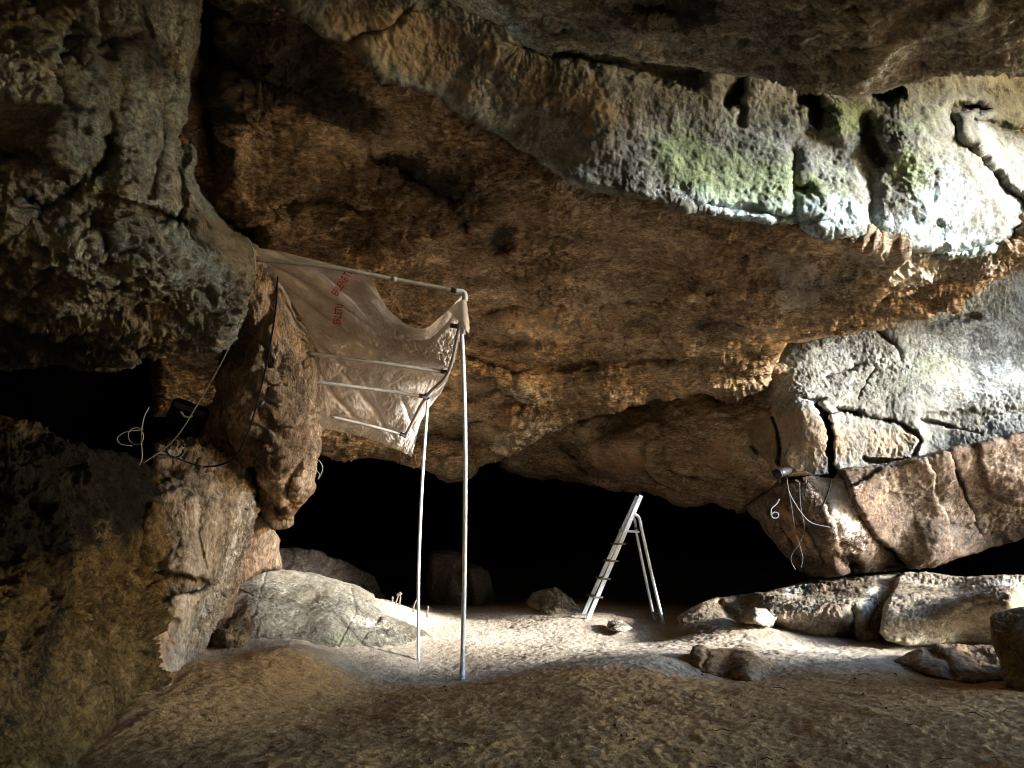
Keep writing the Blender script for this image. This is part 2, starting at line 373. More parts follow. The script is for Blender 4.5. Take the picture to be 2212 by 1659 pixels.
# bright mossy lip of rock above the ceiling edge
lip_out = [(500, -160), (2430, -160), (2430, 470), (2212, 500), (2150, 545), (2050, 562), (1960, 550), (1860, 532), (1790, 520), (1740, 500), (1690, 484), (1600, 480), (1480, 457), (1400, 442),
           (1300, 420), (1230, 398), (1170, 350), (1090, 300), (1000, 250), (900, 205), (820, 175), (760, 105), (680, 70), (600, 10)]
lc = [zc(600, 0, -.05), zc(760, 95, -.12), zc(900, 200, -.15), zc(1080, 290, -.2), (1170, 345, 6.7), (1300, 415, 6.55), (1400, 437, 6.55), (1550, 470, 6.65), (1690, 480, 6.75), (1860, 525, 6.85), (2050, 555, 6.95),
      (2200, 510, 7.25), (2400, 460, 7.7), (800, -120, 5.5), (1000, 60, 6.0), (1250, 200, 6.3), (1250, 330, 6.55), (1450, 200, 6.4), (1450, 330, 6.58), (1650, 200, 6.55), (1700, 340, 6.72), (1900, 230, 6.8),
      (1900, 380, 6.85), (2050, 280, 6.95), (2060, 400, 6.95), (2150, 330, 7.4), (2212, 300, 7.9), (2212, 420, 7.5), (2400, 300, 8.4), (1500, -100, 6.2), (2200, 100, 7.8), (1200, -100, 5.7)]
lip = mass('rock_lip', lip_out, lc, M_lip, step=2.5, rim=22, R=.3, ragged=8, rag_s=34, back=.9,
    feats=[('hole', 1588, 196, 18, 44, 24, .35), ('crack', [(1588, 200), (1606, 240), (1600, 268)], 8, .12), ('bump', 1640, 190, 40, 40, 0, .1), ('hole', 1758, 228, 22, 44, -12, .5), ('hole', 1735, 215, 18, 20, 30, .3), ('hole', 1905, 200, 50, 26, 10, .5), ('hole', 2090, 235, 50, 16, 0, .4),
           ('crack', [(2050, 250), (2060, 300), (2110, 350), (2160, 400), (2212, 440)], 14, .35), ('crack', [(2100, 260), (2212, 285)], 10, .2),
           ('bump', 1815, 265, 26, 32, 0, .14), ('crack', [(1870, 260), (1880, 320), (1900, 350)], 14, .2), ('bump', 1960, 300, 60, 60, 20, .2),
           ('hole', 1735, 408, 24, 20, 30, .16), ('hole', 2018, 500, 32, 28, 0, .06), ('crack', [(1715, 330), (1712, 420), (1725, 480)], 12, .10),
           ('bump', 1880, 420, 16, 90, -6, -.10), ('crack', [(730, 100), (850, 50), (880, 20)], 10, .15), ('crack', [(1130, 100), (1300, 130), (1500, 170)], 20, .25),
           ('crack', [(1500, 440), (1640, 455), (1760, 480)], 8, .12), ('crack', [(1700, 505), (1850, 520), (2000, 548), (2200, 520)], 9, .16)],
    disp=[('fbm', .9, .16), ('ridge', 3, .018, (1, 1, .6)), ('fbm', 8, .02), ('ridge', 11, .010, (1, 1, .7)), ('fbm', 22, .014), ('pit', 6, .008), ('ridge', 20, .010, (1, 1, .6))],
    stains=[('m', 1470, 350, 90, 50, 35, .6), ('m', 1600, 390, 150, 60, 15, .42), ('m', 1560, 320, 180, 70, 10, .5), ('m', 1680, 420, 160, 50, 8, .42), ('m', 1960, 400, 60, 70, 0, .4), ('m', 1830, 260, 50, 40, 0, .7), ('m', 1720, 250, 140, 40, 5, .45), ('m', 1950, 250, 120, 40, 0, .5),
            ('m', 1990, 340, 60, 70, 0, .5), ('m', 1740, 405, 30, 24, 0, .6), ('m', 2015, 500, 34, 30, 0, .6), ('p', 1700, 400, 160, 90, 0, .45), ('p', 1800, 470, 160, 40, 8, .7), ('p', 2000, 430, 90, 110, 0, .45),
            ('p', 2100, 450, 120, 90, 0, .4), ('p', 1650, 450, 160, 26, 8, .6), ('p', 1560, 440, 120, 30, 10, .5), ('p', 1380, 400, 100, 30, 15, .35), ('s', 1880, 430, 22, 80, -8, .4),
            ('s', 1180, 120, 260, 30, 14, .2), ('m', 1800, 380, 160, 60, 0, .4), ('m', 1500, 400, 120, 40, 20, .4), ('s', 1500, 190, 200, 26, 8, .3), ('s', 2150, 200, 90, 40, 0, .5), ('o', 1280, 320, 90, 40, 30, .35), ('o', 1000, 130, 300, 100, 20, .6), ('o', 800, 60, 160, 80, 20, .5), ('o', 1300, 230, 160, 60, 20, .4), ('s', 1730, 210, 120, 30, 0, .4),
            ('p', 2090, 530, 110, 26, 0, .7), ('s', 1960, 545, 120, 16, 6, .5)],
    label='pale mossy lip of cave roof catching daylight above the brown ceiling', cat='rock lip')

# near roof, top right
roof_out = [(900, -160), (900, -40), (960, -4), (1010, 22), (1060, 42), (1120, 76), (1180, 101), (1250, 96), (1330, 112), (1420, 131), (1500, 146), (1580, 161), (1660, 167), (1720, 172), (1780, 190),
            (1840, 208), (1890, 200), (1930, 186), (1990, 166), (2060, 148), (2120, 145), (2212, 148), (2430, 160), (2700, 175), (2700, -160)]
rc = [(2660, 150, 5.5), (2660, -150, 3.9), (950, -20, 5.6), (1120, 70, 5.5), (1250, 92, 5.45), (1500, 140, 5.3), (1660, 162, 5.2), (1840, 200, 5.0), (2000, 160, 5.1), (2212, 145, 5.2), (2400, 150, 5.3), (1000, -150, 4.8), (1200, 0, 4.9), (1200, -150, 4.3),
      (1500, 40, 4.65), (1500, -150, 3.9), (1800, 100, 4.4), (1800, 0, 4.05), (1800, -150, 3.6), (2150, 80, 4.5), (2150, 0, 4.1), (2150, -150, 3.6), (2400, 0, 4.2), (2400, -150, 3.6)]
rc = [(a, b, c*.86) for a, b, c in rc]
roof = mass('near_roof', roof_out, rc, M_roof, step=2.6, rim=20, R=.35, ragged=5, rag_s=30, back=.6,
    feats=[('hole', 1430, 15, 70, 30, 0, .4), ('crack', [(1830, 190), (1900, 110), (1990, 60), (2100, 20)], 16, -.12), ('crack', [(1640, 140), (1750, 120), (1900, 90)], 9, .10),
           ('crack', [(1100, 40), (1300, 70), (1500, 100)], 14, .08)],
    disp=[('fbm', .9, .12), ('ridge', 3, .05, (.7, 1.4, 1)), ('ridge', 7.5, .035, (.6, 1.6, 1)), ('fbm', 18, .022), ('pit', 6, .05), ('ridge', 15, .024, (.6, 1.6, 1))],
    stains=[('s', 1430, 10, 130, 50, 0, .6), ('s', 1600, 20, 250, 40, 0, .4), ('m', 2090, 60, 90, 60, 20, .3), ('o', 1950, 40, 60, 30, 0, .4), ('o', 1250, 90, 100, 30, 0, .3), ('s', 1200, 30, 160, 40, 20, .4)],
    label='rough grey underside of the nearest roof slab, top right', cat='cave roof')

# hanging rock mass, upper left
left_out = [(-640, -160), (434, -160), (430, 20), (421, 95), (402, 165), (396, 235), (381, 290), (390, 318), (414, 312), (427, 345), (421, 385), (448, 430), (474, 465), (500, 498), (535, 522), (549, 558),
            (545, 600), (532, 640), (524, 690), (500, 730), (470, 757), (430, 762), (380, 767), (340, 774), (300, 768), (262, 792), (200, 800), (130, 786), (60, 792), (-250, 800), (-640, 810)]
lfc = [(-200, -100, 3.5), (0, 0, 3.7), (200, 0, 4.0), (400, 0, 4.7), (0, 250, 3.75), (200, 250, 4.0), (360, 250, 4.5), (0, 500, 3.8), (120, 500, 3.85), (250, 480, 4.0), (400, 450, 4.5), (530, 560, 5.1), (470, 520, 4.75),
       (0, 640, 4.4), (150, 640, 4.35), (300, 600, 4.3), (420, 640, 4.7), (510, 680, 5.1), (0, 770, 5.6), (200, 780, 5.7), (350, 755, 5.6), (460, 740, 5.5), (-200, 500, 3.6), (-200, 770, 5.4), (-600, -100, 3.3), (-600, 500, 3.4), (-600, 780, 5.1), (400, -140, 4.6), (100, -140, 3.8)]
left = mass('hanging_rock', left_out, lfc, M_left, step=2.5, rim=24, R=.5, ragged=6, rag_s=24, back=1.4,
    feats=[('hole', 60, 445, 20, 15, 0, .22), ('crack', [(70, 0), (90, 60), (130, 120), (200, 170)], 16, .25), ('hole', 200, 80, 90, 50, 20, .16), ('crack', [(220, 240), (240, 330), (150, 420), (60, 480)], 14, .18),
           ('block', [(130, 250), (170, 235), (215, 280), (216, 340), (190, 380), (130, 360), (90, 300)], -.16, 6), ('crack', [(120, 160), (140, 230), (200, 250)], 10, .2),
           ('crack', [(230, 120), (250, 230), (230, 400), (210, 480)], 26, .09), ('crack', [(300, 0), (330, 90), (320, 180), (350, 300), (330, 420)], 9, .05), ('crack', [(0, 330), (80, 350), (170, 420), (260, 440), (400, 480)], 10, .12), ('bump', 460, 500, 70, 34, 40, .14),
           ('crack', [(385, 490), (400, 440), (380, 330)], 6, .07), ('crack', [(150, 420), (220, 500), (260, 620)], 14, .12), ('hole', 400, 340, 14, 26, 0, .2)],
    disp=[('fbm', 1.1, .2), ('ridge', 3.5, .03), ('ridge', 2.2, .05, (1.2, 1.2, .5)), ('pit', 7, .07), ('cell', 9, .02), ('ridge', 9, .022), ('pit', 13, .05), ('pit', 19, .03), ('ridge', 20, .014)],
    stains=[('s', 220, 110, 150, 80, 30, .6), ('s', 40, 40, 70, 70, 0, .35), ('s', 130, 210, 26, 60, 0, .6), ('s', 330, 100, 40, 70, 0, .45), ('m', 60, 120, 130, 140, 0, .45), ('m', 250, 90, 110, 100, 0, .4),
            ('s', 250, 440, 50, 120, 10, .25), ('s', 60, 620, 120, 90, 0, .5), ('s', 60, 740, 200, 60, 0, .75), ('s', 250, 720, 120, 60, 0, .4), ('o', 150, 310, 60, 60, 0, .45), ('o', 460, 500, 90, 40, 40, .7), ('o', 300, 680, 200, 60, 0, .45),
            ('o', 520, 600, 40, 70, 0, .5), ('p', 370, 60, 60, 90, 0, .45), ('p', 250, 560, 90, 30, -50, .4), ('p', 110, 370, 60, 30, -40, .4), ('p', 400, 610, 70, 50, 0, .35), ('p', 100, 560, 60, 40, 0, .25), ('p', 60, 380, 80, 40, 0, .22), ('s', 60, 445, 34, 28, 0, .8)],
    label='greenish grey pitted rock mass hanging over the dark left recess', cat='hanging rock')

# pillar, middle left
pil_out = [(430, 480), (560, 540), (598, 592), (622, 640), (642, 690), (676, 730), (690, 770), (686, 830), (673, 880), (690, 920), (694, 960), (680, 1010), (676, 1058), (650, 1093), (615, 1128), (594, 1135), (566, 1110),
           (555, 1060), (548, 1010), (515, 970), (500, 985), (440, 940), (432, 900), (468, 870), (476, 800), (482, 745), (500, 690), (470, 600)]
pc = [(500, 560, 6.6), (600, 640, 6.75), (560, 700, 6.5), (640, 760, 6.75), (680, 780, 7.1), (520, 760, 6.7), (600, 830, 6.5), (670, 850, 7.0), (480, 890, 6.9), (560, 920, 6.55), (640, 930, 6.7), (685, 950, 7.1),
      (600, 1020, 6.75), (670, 1040, 7.2), (600, 1120, 7.5), (520, 960, 6.9), (640, 1090, 7.4)]
pillar = mass('rock_pillar', pil_out, pc, M_pil, step=2.3, rim=24, R=.4, ragged=6, rag_s=30, back=1.6,
    feats=[('hole', 590, 830, 14, 60, 18, .3), ('hole', 540, 1010, 30, 26, 0, .4), ('crack', [(660, 740), (640, 850), (650, 950), (620, 1060)], 10, .12), ('crack', [(600, 600), (560, 720), (580, 800)], 10, .1),
           ('hole', 520, 720, 30, 40, 0, .3), ('crack', [(590, 920), (550, 960), (500, 950)], 14, .3), ('bump', 610, 1010, 34, 24, -30, .15), ('crack', [(690, 1000), (640, 1060), (590, 1100)], 8, .12)],
    disp=[('fbm', 1.2, .15), ('ridge', 2.4, .07, (1.4, 1.4, .3)), ('strata', 2.2, .05, (.9, .3, -.18)), ('ridge', 8, .04, (1.4, 1.4, .35)), ('fbm', 5, .04), ('pit', 14, .03), ('ridge', 18, .018, (1.5, 1.5, .35))],
    stains=[('s', 530, 730, 50, 60, 0, .5), ('s', 500, 800, 30, 60, 0, .5), ('o', 600, 680, 60, 80, 0, .5), ('o', 660, 800, 40, 70, 0, .4), ('p', 520, 880, 60, 40, 0, .35), ('o', 640, 1080, 60, 50, 0, .5), ('s', 550, 1010, 40, 34, 0, .6), ('s', 580, 1110, 30, 24, 0, .5)],
    label='ridged brown rock pillar the plastic canopy is fixed to', cat='rock pillar')

# left wall down to the sand
lw_out = [(-640, 880), (-260, 895), (0, 905), (60, 932), (130, 962), (220, 978), (290, 985), (330, 962), (352, 1000), (350, 1100), (335, 1200), (320, 1300), (312, 1400), (306, 1500), (300, 1640), (200, 1760), (-260, 1900), (-640, 1950)]
lwc = [(-600, 950, 4.6), (-600, 1400, 3.9), (-600, 1900, 3.0), (-200, 950, 4.8), (0, 950, 5.0), (0, 1200, 4.5), (0, 1400, 4.15), (0, 1600, 3.8), (-200, 1800, 3.2), (150, 980, 5.4), (150, 1200, 5.0), (150, 1400, 4.6), (130, 1600, 4.3), (260, 1000, 5.9), (270, 1200, 5.6), (260, 1400, 5.3), (230, 1540, 4.75), (150, 1740, 4.0),
       (320, 1000, 6.3), (400, 970, 6.75), (520, 1030, 7.1), (420, 1100, 6.5), (530, 1120, 7.2), (340, 1230, 6.2), (420, 1230, 6.45), (490, 1250, 7.1), (310, 1350, 6.0), (390, 1330, 6.5), (440, 1370, 6.9), (320, 1470, 5.7), (400, 1420, 6.5), (300, 1600, 5.2)]
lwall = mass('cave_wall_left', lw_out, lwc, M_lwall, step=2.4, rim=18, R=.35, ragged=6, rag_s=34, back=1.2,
    feats=[('block', [(290, 1250), (330, 1235), (400, 1240), (440, 1255), (400, 1290), (330, 1300), (285, 1285)], .35, 7), ('crack', [(310, 1130), (300, 1190), (285, 1240)], 9, .2),
           ('crack', [(0, 1360), (40, 1300), (90, 1260)], 7, .18), ('crack', [(165, 1510), (200, 1440), (240, 1340), (260, 1280)], 6, .15), ('hole', 200, 1480, 24, 16, 0, .15),
           ('crack', [(350, 1290), (345, 1340), (360, 1380)], 6, .12),
           ('block', [(330, 1090), (360, 1060), (420, 1080), (430, 1230), (300, 1240), (310, 1150)], -.12, 6), ('hole', 500, 1060, 8, 12, 0, .15), ('hole', 520, 1110, 6, 10, 0, .15), ('hole', 365, 1020, 40, 24, 0, .15), ('hole', 345, 1100, 16, 26, 0, .2)],
    disp=[('fbm', 1.0, .18), ('ridge', 2.6, .10, (1.3, 1.3, .7)), ('ridge', 7, .06, (1.3, 1.3, .6)), ('pit', 6, .05), ('ridge', 15, .03), ('fbm', 24, .016)],
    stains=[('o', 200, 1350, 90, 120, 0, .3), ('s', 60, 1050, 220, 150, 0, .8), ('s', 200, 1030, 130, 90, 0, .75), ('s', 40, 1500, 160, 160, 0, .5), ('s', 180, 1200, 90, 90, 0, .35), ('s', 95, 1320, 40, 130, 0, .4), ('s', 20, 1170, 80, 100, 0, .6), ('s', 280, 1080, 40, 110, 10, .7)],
    label='yellow brown left cave wall running down to the sand floor', cat='cave wall')
column = mass('rock_column', [(338, 960), (380, 950), (430, 956), (474, 984), (514, 1005), (539, 1042), (549, 1100), (535, 1180), (514, 1240), (489, 1310), (460, 1372), (434, 1404), (430, 1560), (330, 1620), (230, 1640), (262, 1420), (282, 1340), (292, 1290), (286, 1244), (300, 1192), (322, 1110), (346, 1050), (332, 1000)],
    [(345, 980, 6.3), (430, 962, 6.6), (530, 1030, 7.05), (400, 1060, 6.25), (470, 1060, 6.5), (545, 1110, 7.2), (340, 1130, 6.1), (420, 1150, 6.2), (480, 1150, 6.5), (300, 1235, 5.9), (370, 1235, 5.95), (440, 1240, 6.2), (500, 1250, 7.0), (285, 1330, 5.85), (350, 1350, 6.0), (410, 1350, 6.25), (450, 1370, 6.8), (280, 1480, 5.6), (360, 1460, 5.95), (425, 1430, 6.5), (425, 1550, 6.3), (330, 1610, 5.8), (240, 1630, 5.4)],
    M_col, step=2.2, rim=16, R=.35, ragged=5, rag_s=26, back=.9,
    feats=[('block', [(282, 1262), (310, 1245), (350, 1238), (400, 1240), (445, 1252), (470, 1262), (440, 1272), (405, 1284), (350, 1296), (284, 1292)], .22, 5), ('block', [(340, 1085), (360, 1062), (418, 1075), (428, 1200), (400, 1236), (320, 1236), (318, 1150)], -.10, 4),
           ('hole', 365, 1020, 34, 20, 0, .14), ('hole', 343, 1095, 12, 26, 0, .18), ('crack', [(350, 1290), (345, 1340), (358, 1385)], 4, .15), ('crack', [(300, 1300), (318, 1360), (310, 1420)], 3, .08), ('hole', 505, 1050, 7, 12, 0, .15), ('hole', 520, 1100, 6, 10, 0, .15), ('hole', 500, 1140, 5, 9, 0, .12), ('hole', 478, 1285, 6, 10, 0, .12), ('crack', [(430, 990), (420, 1080), (432, 1160), (450, 1240)], 3, .04)],
    disp=[('fbm', 1.2, .10), ('ridge', 3, .035, (1.4, 1.4, .5)), ('ridge', 8, .038, (1.4, 1.4, .5)), ('pit', 7, .04), ('cell', 6, .03), ('pit', 14, .03), ('ridge', 20, .018, (1.2, 1.2, .6))],
    stains=[('p', 500, 1160, 26, 140, 14, .5), ('p', 440, 1090, 46, 60, 0, .3), ('p', 440, 1330, 24, 70, 16, .4), ('o', 325, 1390, 60, 110, 4, .75), ('s', 345, 1430, 50, 40, 0, .35), ('o', 400, 1000, 90, 30, 0, .5), ('s', 350, 1030, 24, 60, 0, .4), ('s', 380, 1275, 80, 20, 0, .3), ('o', 370, 1180, 60, 60, 0, .35)],
    label='tan rock column with an undercut ledge where the left wall meets the sand', cat='rock column')
lfoot = mass('pillar_foot', [(525, 1100), (572, 1112), (602, 1160), (609, 1228), (560, 1238), (515, 1262), (492, 1330), (470, 1430), (430, 1430), (470, 1310), (500, 1220)],
    [(540, 1120, 7.5), (600, 1200, 8.1), (520, 1200, 7.6), (540, 1300, 7.8), (480, 1300, 7.4), (480, 1400, 7.2), (580, 1400, 8.2)], M_pil, step=2.4, rim=14, R=.3,
    disp=[('fbm', 1.2, .12), ('ridge', 4, .05, (1.2, 1.2, .6)), ('fbm', 14, .02), ('ridge', 10, .025)], stains=[('p', 540, 1180, 50, 60, 0, .4)],
    label='foot of the rock pillar behind the lit left wall', cat='rock pillar')

# rear right rock under the ceiling edge
rear = mass('rear_rock', [(1070, 960), (1190, 900), (1300, 850), (1450, 810), (1700, 780), (1780, 860), (1760, 1000), (1690, 1060), (1640, 1092), (1600, 1106), (1540, 1086), (1480, 1098), (1440, 1082), (1400, 1062), (1330, 1062), (1270, 1052), (1200, 1034), (1140, 1034), (1080, 1012)],
    [(1100, 1000, 14.0), (1200, 960, 13.0), (1300, 900, 12.3), (1400, 880, 11.8), (1550, 870, 11.0), (1650, 860, 10.4), (1720, 900, 10.1), (1650, 960, 10.1), (1680, 1040, 10.3), (1600, 1095, 11.4), (1400, 1055, 12.8), (1250, 1040, 13.6), (1500, 980, 11.0), (1350, 980, 12.0), (1450, 1050, 12.0)],
    M_ceil, step=2.4, rim=26, R=.9, ragged=6, back=2.5,
    feats=[('bump', 1350, 965, 70, 45, 10, .55), ('crack', [(1395, 960), (1390, 1000), (1420, 1040), (1470, 1060)], 8, .3), ('crack', [(1220, 960), (1260, 1010), (1330, 1030)], 10, .3), ('bump', 1560, 1050, 90, 40, 10, .3), ('crack', [(1440, 1010), (1540, 1040), (1620, 1050)], 9, .25),
           ('bump', 1540, 900, 110, 50, 0, .2)],
    disp=[('fbm', .8, .25), ('ridge', 2, .08, (.8, .8, 1.4)), ('ridge', 6, .04), ('fbm', 14, .02)],
    stains=[('m', 1250, 930, 100, 50, -15, .5), ('m', 1450, 880, 160, 40, -5, .45), ('o', 1360, 980, 80, 50, 0, .6), ('o', 1570, 990, 110, 60, 0, .55), ('s', 1250, 1030, 140, 30, 0, .5)],
    label='rounded brown rocks under the rear edge of the ceiling', cat='rear rock')

# right wall
rw_out = [(1600, 840), (1640, 780), (1700, 720), (1850, 690), (2000, 640), (2100, 590), (2212, 500), (2430, 400), (2430, 960), (2212, 945), (2100, 966), (2000, 996), (1900, 1014), (1815, 1030), (1740, 1036), (1690, 1040), (1655, 1010), (1622, 985), (1604, 940)]
rwc = [(1610, 900, 10.3), (1650, 850, 10.2), (1700, 740, 10.6), (1850, 705, 10.5), (2000, 650, 10.4), (2212, 520, 10.3), (2400, 420, 10.3), (1700, 860, 9.8), (1900, 850, 9.8), (2100, 800, 9.9), (2212, 700, 10.1), (2400, 700, 10.2), (1650, 1000, 9.8), (1700, 1030, 9.6), (1850, 1010, 9.4),
       (2000, 985, 9.35), (2100, 955, 9.3), (2212, 930, 9.3), (2400, 930, 9.4), (1800, 900, 9.5), (2000, 900, 9.5), (2212, 860, 9.6), (1850, 780, 10.2), (2050, 720, 10.2)]
rwall = mass('cave_wall_right', rw_out, rwc, M_rwall, step=2.3, rim=10, R=.3, ragged=3, back=1.2, warp=6,
    feats=[('block', [(1753, 872), (1764, 868), (1798, 905), (1801, 945), (1797, 1000), (1820, 1034), (1800, 1032), (1786, 985), (1788, 930), (1768, 900)], .8, 2.5), ('hole', 1835, 891, 32, 9, 12, .4),
           ('crack', [(1870, 903), (1920, 905), (1960, 925), (1990, 950), (1975, 985)], 3.5, .16), ('crack', [(1870, 990), (1930, 1000), (1975, 995)], 3, .2),
           ('crack', [(1630, 985), (1660, 1015), (1690, 1035)], 3, .25), ('crack', [(1668, 900), (1685, 950), (1682, 1000)], 3, .25), ('crack', [(1605, 940), (1640, 985), (1665, 1015)], 4, .4),
           ('crack', [(1990, 905), (2060, 925), (2120, 940)], 3.5, .12), ('crack', [(1785, 815), (1870, 790)], 5, .12), ('crack', [(1895, 715), (1930, 745), (1945, 780)], 4, .2),
           ('crack', [(2000, 705), (2110, 685)], 5, .12), ('crack', [(1850, 860), (1890, 800)], 4, .06), ('hole', 1755, 865, 30, 8, 0, .12), ('hole', 1650, 875, 16, 10, 0, .2),
           ('block', [(1990, 900), (2090, 890), (2230, 880), (2430, 880), (2430, 960), (2212, 945), (2000, 985)], .14, 14)],
    disp=[('fbm', .9, .12), ('ridge', 5, .012, (1, 1, .5)), ('ridge', 12, .014, (1.1, 1.1, .5)), ('fbm', 22, .012), ('ridge', 22, .010, (1.2, 1.2, .6))],
    stains=[('m', 1960, 820, 140, 46, -15, .5), ('m', 2050, 760, 90, 80, -30, .4), ('m', 1680, 790, 50, 40, 0, .5), ('m', 1620, 860, 40, 30, 0, .4), ('p', 2100, 780, 180, 140, 0, .5), ('p', 1780, 830, 120, 60, 0, .3), ('p', 2080, 620, 80, 50, -30, .6),
            ('o', 1620, 940, 50, 80, 0, .7), ('o', 1700, 955, 110, 90, 0, .7), ('o', 1880, 960, 120, 50, 0, .6), ('o', 2080, 920, 110, 30, 0, .45), ('o', 1940, 960, 50, 40, 0, .35), ('o', 1720, 1010, 80, 20, 0, .4), ('s', 2090, 935, 60, 20, 0, .35)],
    label='pale chiselled right cave wall above a crack that runs uphill', cat='cave wall')
# leaning slabs under the long crack
sl_out = [(1610, 1092), (1655, 1062), (1680, 1040), (1735, 1026), (1800, 1034), (1812, 1014), (1900, 1004), (2000, 984), (2100, 958), (2212, 934), (2430, 890), (2430, 1120), (2212, 1162), (2120, 1190), (2060, 1208), (2010, 1226), (1950, 1228), (1900, 1236), (1830, 1240), (1790, 1247), (1745, 1246), (1720, 1224), (1662, 1160)]
slc = [(1620, 1092, 10.3), (1700, 1040, 9.35), (1780, 1040, 9.2), (1720, 1120, 9.5), (1690, 1180, 10.2), (1760, 1235, 10.2), (1830, 1150, 9.3), (1860, 1230, 10.2), (1950, 1220, 10.3), (1830, 1025, 9.15), (2000, 1000, 9.1), (2200, 945, 9.1), (2400, 920, 9.1), (1950, 1100, 9.75), (2080, 1080, 9.7),
       (2200, 1050, 9.6), (2120, 1170, 10.5), (2212, 1130, 10.2), (2030, 1190, 10.0), (2400, 1100, 10.0)]
slabs = mass('leaning_slab', sl_out, slc, M_slab, step=2.3, rim=12, R=.3, ragged=4, back=1.5,
    feats=[('crack', [(1812, 1018), (1835, 1060), (1850, 1110), (1900, 1170), (1960, 1222)], 4, .5), ('block', [(1812, 1018), (1835, 1060), (1850, 1110), (1900, 1170), (1960, 1222), (2040, 1260), (2500, 1200), (2500, 850), (2212, 930), (2000, 980)], -.12, 5),
           ('crack', [(1690, 1130), (1720, 1190), (1750, 1240)], 5, .35), ('crack', [(1720, 1110), (1755, 1160), (1775, 1210)], 6, .12), ('hole', 1835, 1213, 30, 22, 15, .35), ('block', [(1835, 1060), (1905, 1012), (2000, 990), (2062, 1190), (1960, 1228), (1900, 1170)], -.10, 3), ('block', [(1690, 1040), (1745, 1036), (1800, 1130), (1840, 1240), (1780, 1250), (1730, 1140)], -.08, 3), ('crack', [(2050, 985), (2080, 1060), (2115, 1150)], 4, .15), ('block', [(2110, 960), (2240, 930), (2440, 900), (2440, 1080), (2212, 1090), (2140, 1060)], -.08, 5), ('hole', 1670, 1100, 14, 10, 0, .15)],
    disp=[('fbm', 1.0, .14), ('ridge', 2.2, .035, (1, 1, .9)), ('ridge', 7, .014, (1.2, 1.2, .7)), ('fbm', 20, .01)],
    stains=[('p', 1780, 1060, 90, 34, 0, .6), ('p', 1820, 1120, 34, 80, -25, .7), ('o', 1720, 1150, 40, 80, -25, .6), ('o', 1880, 1100, 40, 80, -35, .5), ('p', 1900, 1020, 80, 20, -8, .35), ('p', 2160, 1000, 60, 50, 0, .35), ('s', 1980, 1080, 70, 90, -30, .2), ('s', 2100, 1150, 140, 40, 0, .5)],
    label='reddish brown leaning rock slabs below the long crack in the right wall', cat='rock slab')

# ------------------------------------------------------------------ boulders
BD = [('fbm', 1.4, .08), ('ridge', 4, .022), ('fbm', 11, .012), ('ridge', 12, .018), ('pit', 9, .016), ('cell', 5, .02)]
mass('boulder', [(1465, 1334), (1497, 1311), (1543, 1291), (1596, 1286), (1667, 1276), (1728, 1259), (1781, 1247), (1852, 1243), (1898, 1238), (1945, 1236), (1960, 1250), (1945, 1280), (1935, 1320), (1930, 1370), (1900, 1392), (1870, 1399), (1834, 1403), (1763, 1386), (1703, 1366), (1675, 1352), (1640, 1370), (1515, 1380), (1472, 1364)],
    [(1470, 1350, 9.2), (1500, 1315, 9.7), (1596, 1290, 10.2), (1728, 1263, 10.3), (1850, 1247, 10.3), (1940, 1240, 10.2), (1560, 1340, 8.9), (1650, 1330, 8.8), (1720, 1320, 8.7), (1800, 1320, 8.55), (1880, 1300, 8.8), (1660, 1290, 9.5), (1750, 1290, 9.2), (1850, 1280, 9.2), (1720, 1365, 8.8), (1800, 1380, 8.8), (1860, 1395, 8.8), (1920, 1350, 8.9)],
    M_bold, step=2.2, rim=9, R=.25, ragged=2.5, solid=(1.2, 60), kind=None,
    feats=[('block', [(1775, 1385), (1790, 1370), (1800, 1345), (1815, 1338), (1842, 1345), (1850, 1375), (1850, 1410), (1780, 1410)], .3, 5), ('crack', [(1555, 1300), (1580, 1330), (1600, 1345)], 7, .25), ('hole', 1840, 1330, 12, 20, 0, .12), ('crack', [(1675, 1355), (1740, 1375), (1800, 1385)], 10, .3),
           ('crack', [(1880, 1350), (1890, 1320), (1905, 1300)], 14, .2)], disp=BD,
    stains=[('p', 1720, 1270, 50, 12, -14, .8), ('p', 1880, 1310, 26, 50, 10, .6), ('m', 1880, 1330, 26, 50, 10, .35), ('o', 1690, 1330, 50, 24, 0, .5), ('o', 1800, 1320, 60, 30, 0, .45), ('s', 1640, 1310, 60, 16, -10, .25)],
    label='long pale flat boulder with a white streak on top and a hollow below', cat='boulder')
mass('boulder', [(1936, 1250), (1960, 1238), (2008, 1238), (2087, 1247), (2136, 1243), (2212, 1243), (2430, 1250), (2430, 1420), (2212, 1405), (2140, 1392), (2030, 1390), (1959, 1394), (1915, 1383), (1900, 1366), (1903, 1340), (1909, 1311), (1922, 1286)],
    [(1945, 1255, 9.5), (2010, 1242, 9.9), (2090, 1250, 9.6), (2212, 1248, 9.5), (2400, 1255, 9.5), (1915, 1310, 8.3), (1910, 1360, 8.1), (1960, 1385, 8.1), (1980, 1300, 8.4), (2050, 1310, 8.0), (2100, 1290, 8.0), (2200, 1280, 7.8), (2212, 1330, 7.7), (2100, 1340, 7.9), (2050, 1385, 8.3), (2150, 1390, 8.3), (2400, 1300, 7.8), (2400, 1400, 8.3)],
    M_bold, step=2.2, rim=9, R=.25, ragged=2.5, solid=(1.3, 60), kind=None,
    feats=[('block', [(2040, 1340), (2080, 1310), (2200, 1285), (2440, 1280), (2440, 1420), (2040, 1400)], .18, 8)], disp=BD,
    stains=[('o', 2100, 1350, 90, 40, 0, .35), ('s', 2130, 1265, 100, 14, 0, .25), ('p', 1960, 1370, 50, 16, 0, .35)],
    label='grey brown slab boulder with a shadowed front, beside the frame edge', cat='boulder')
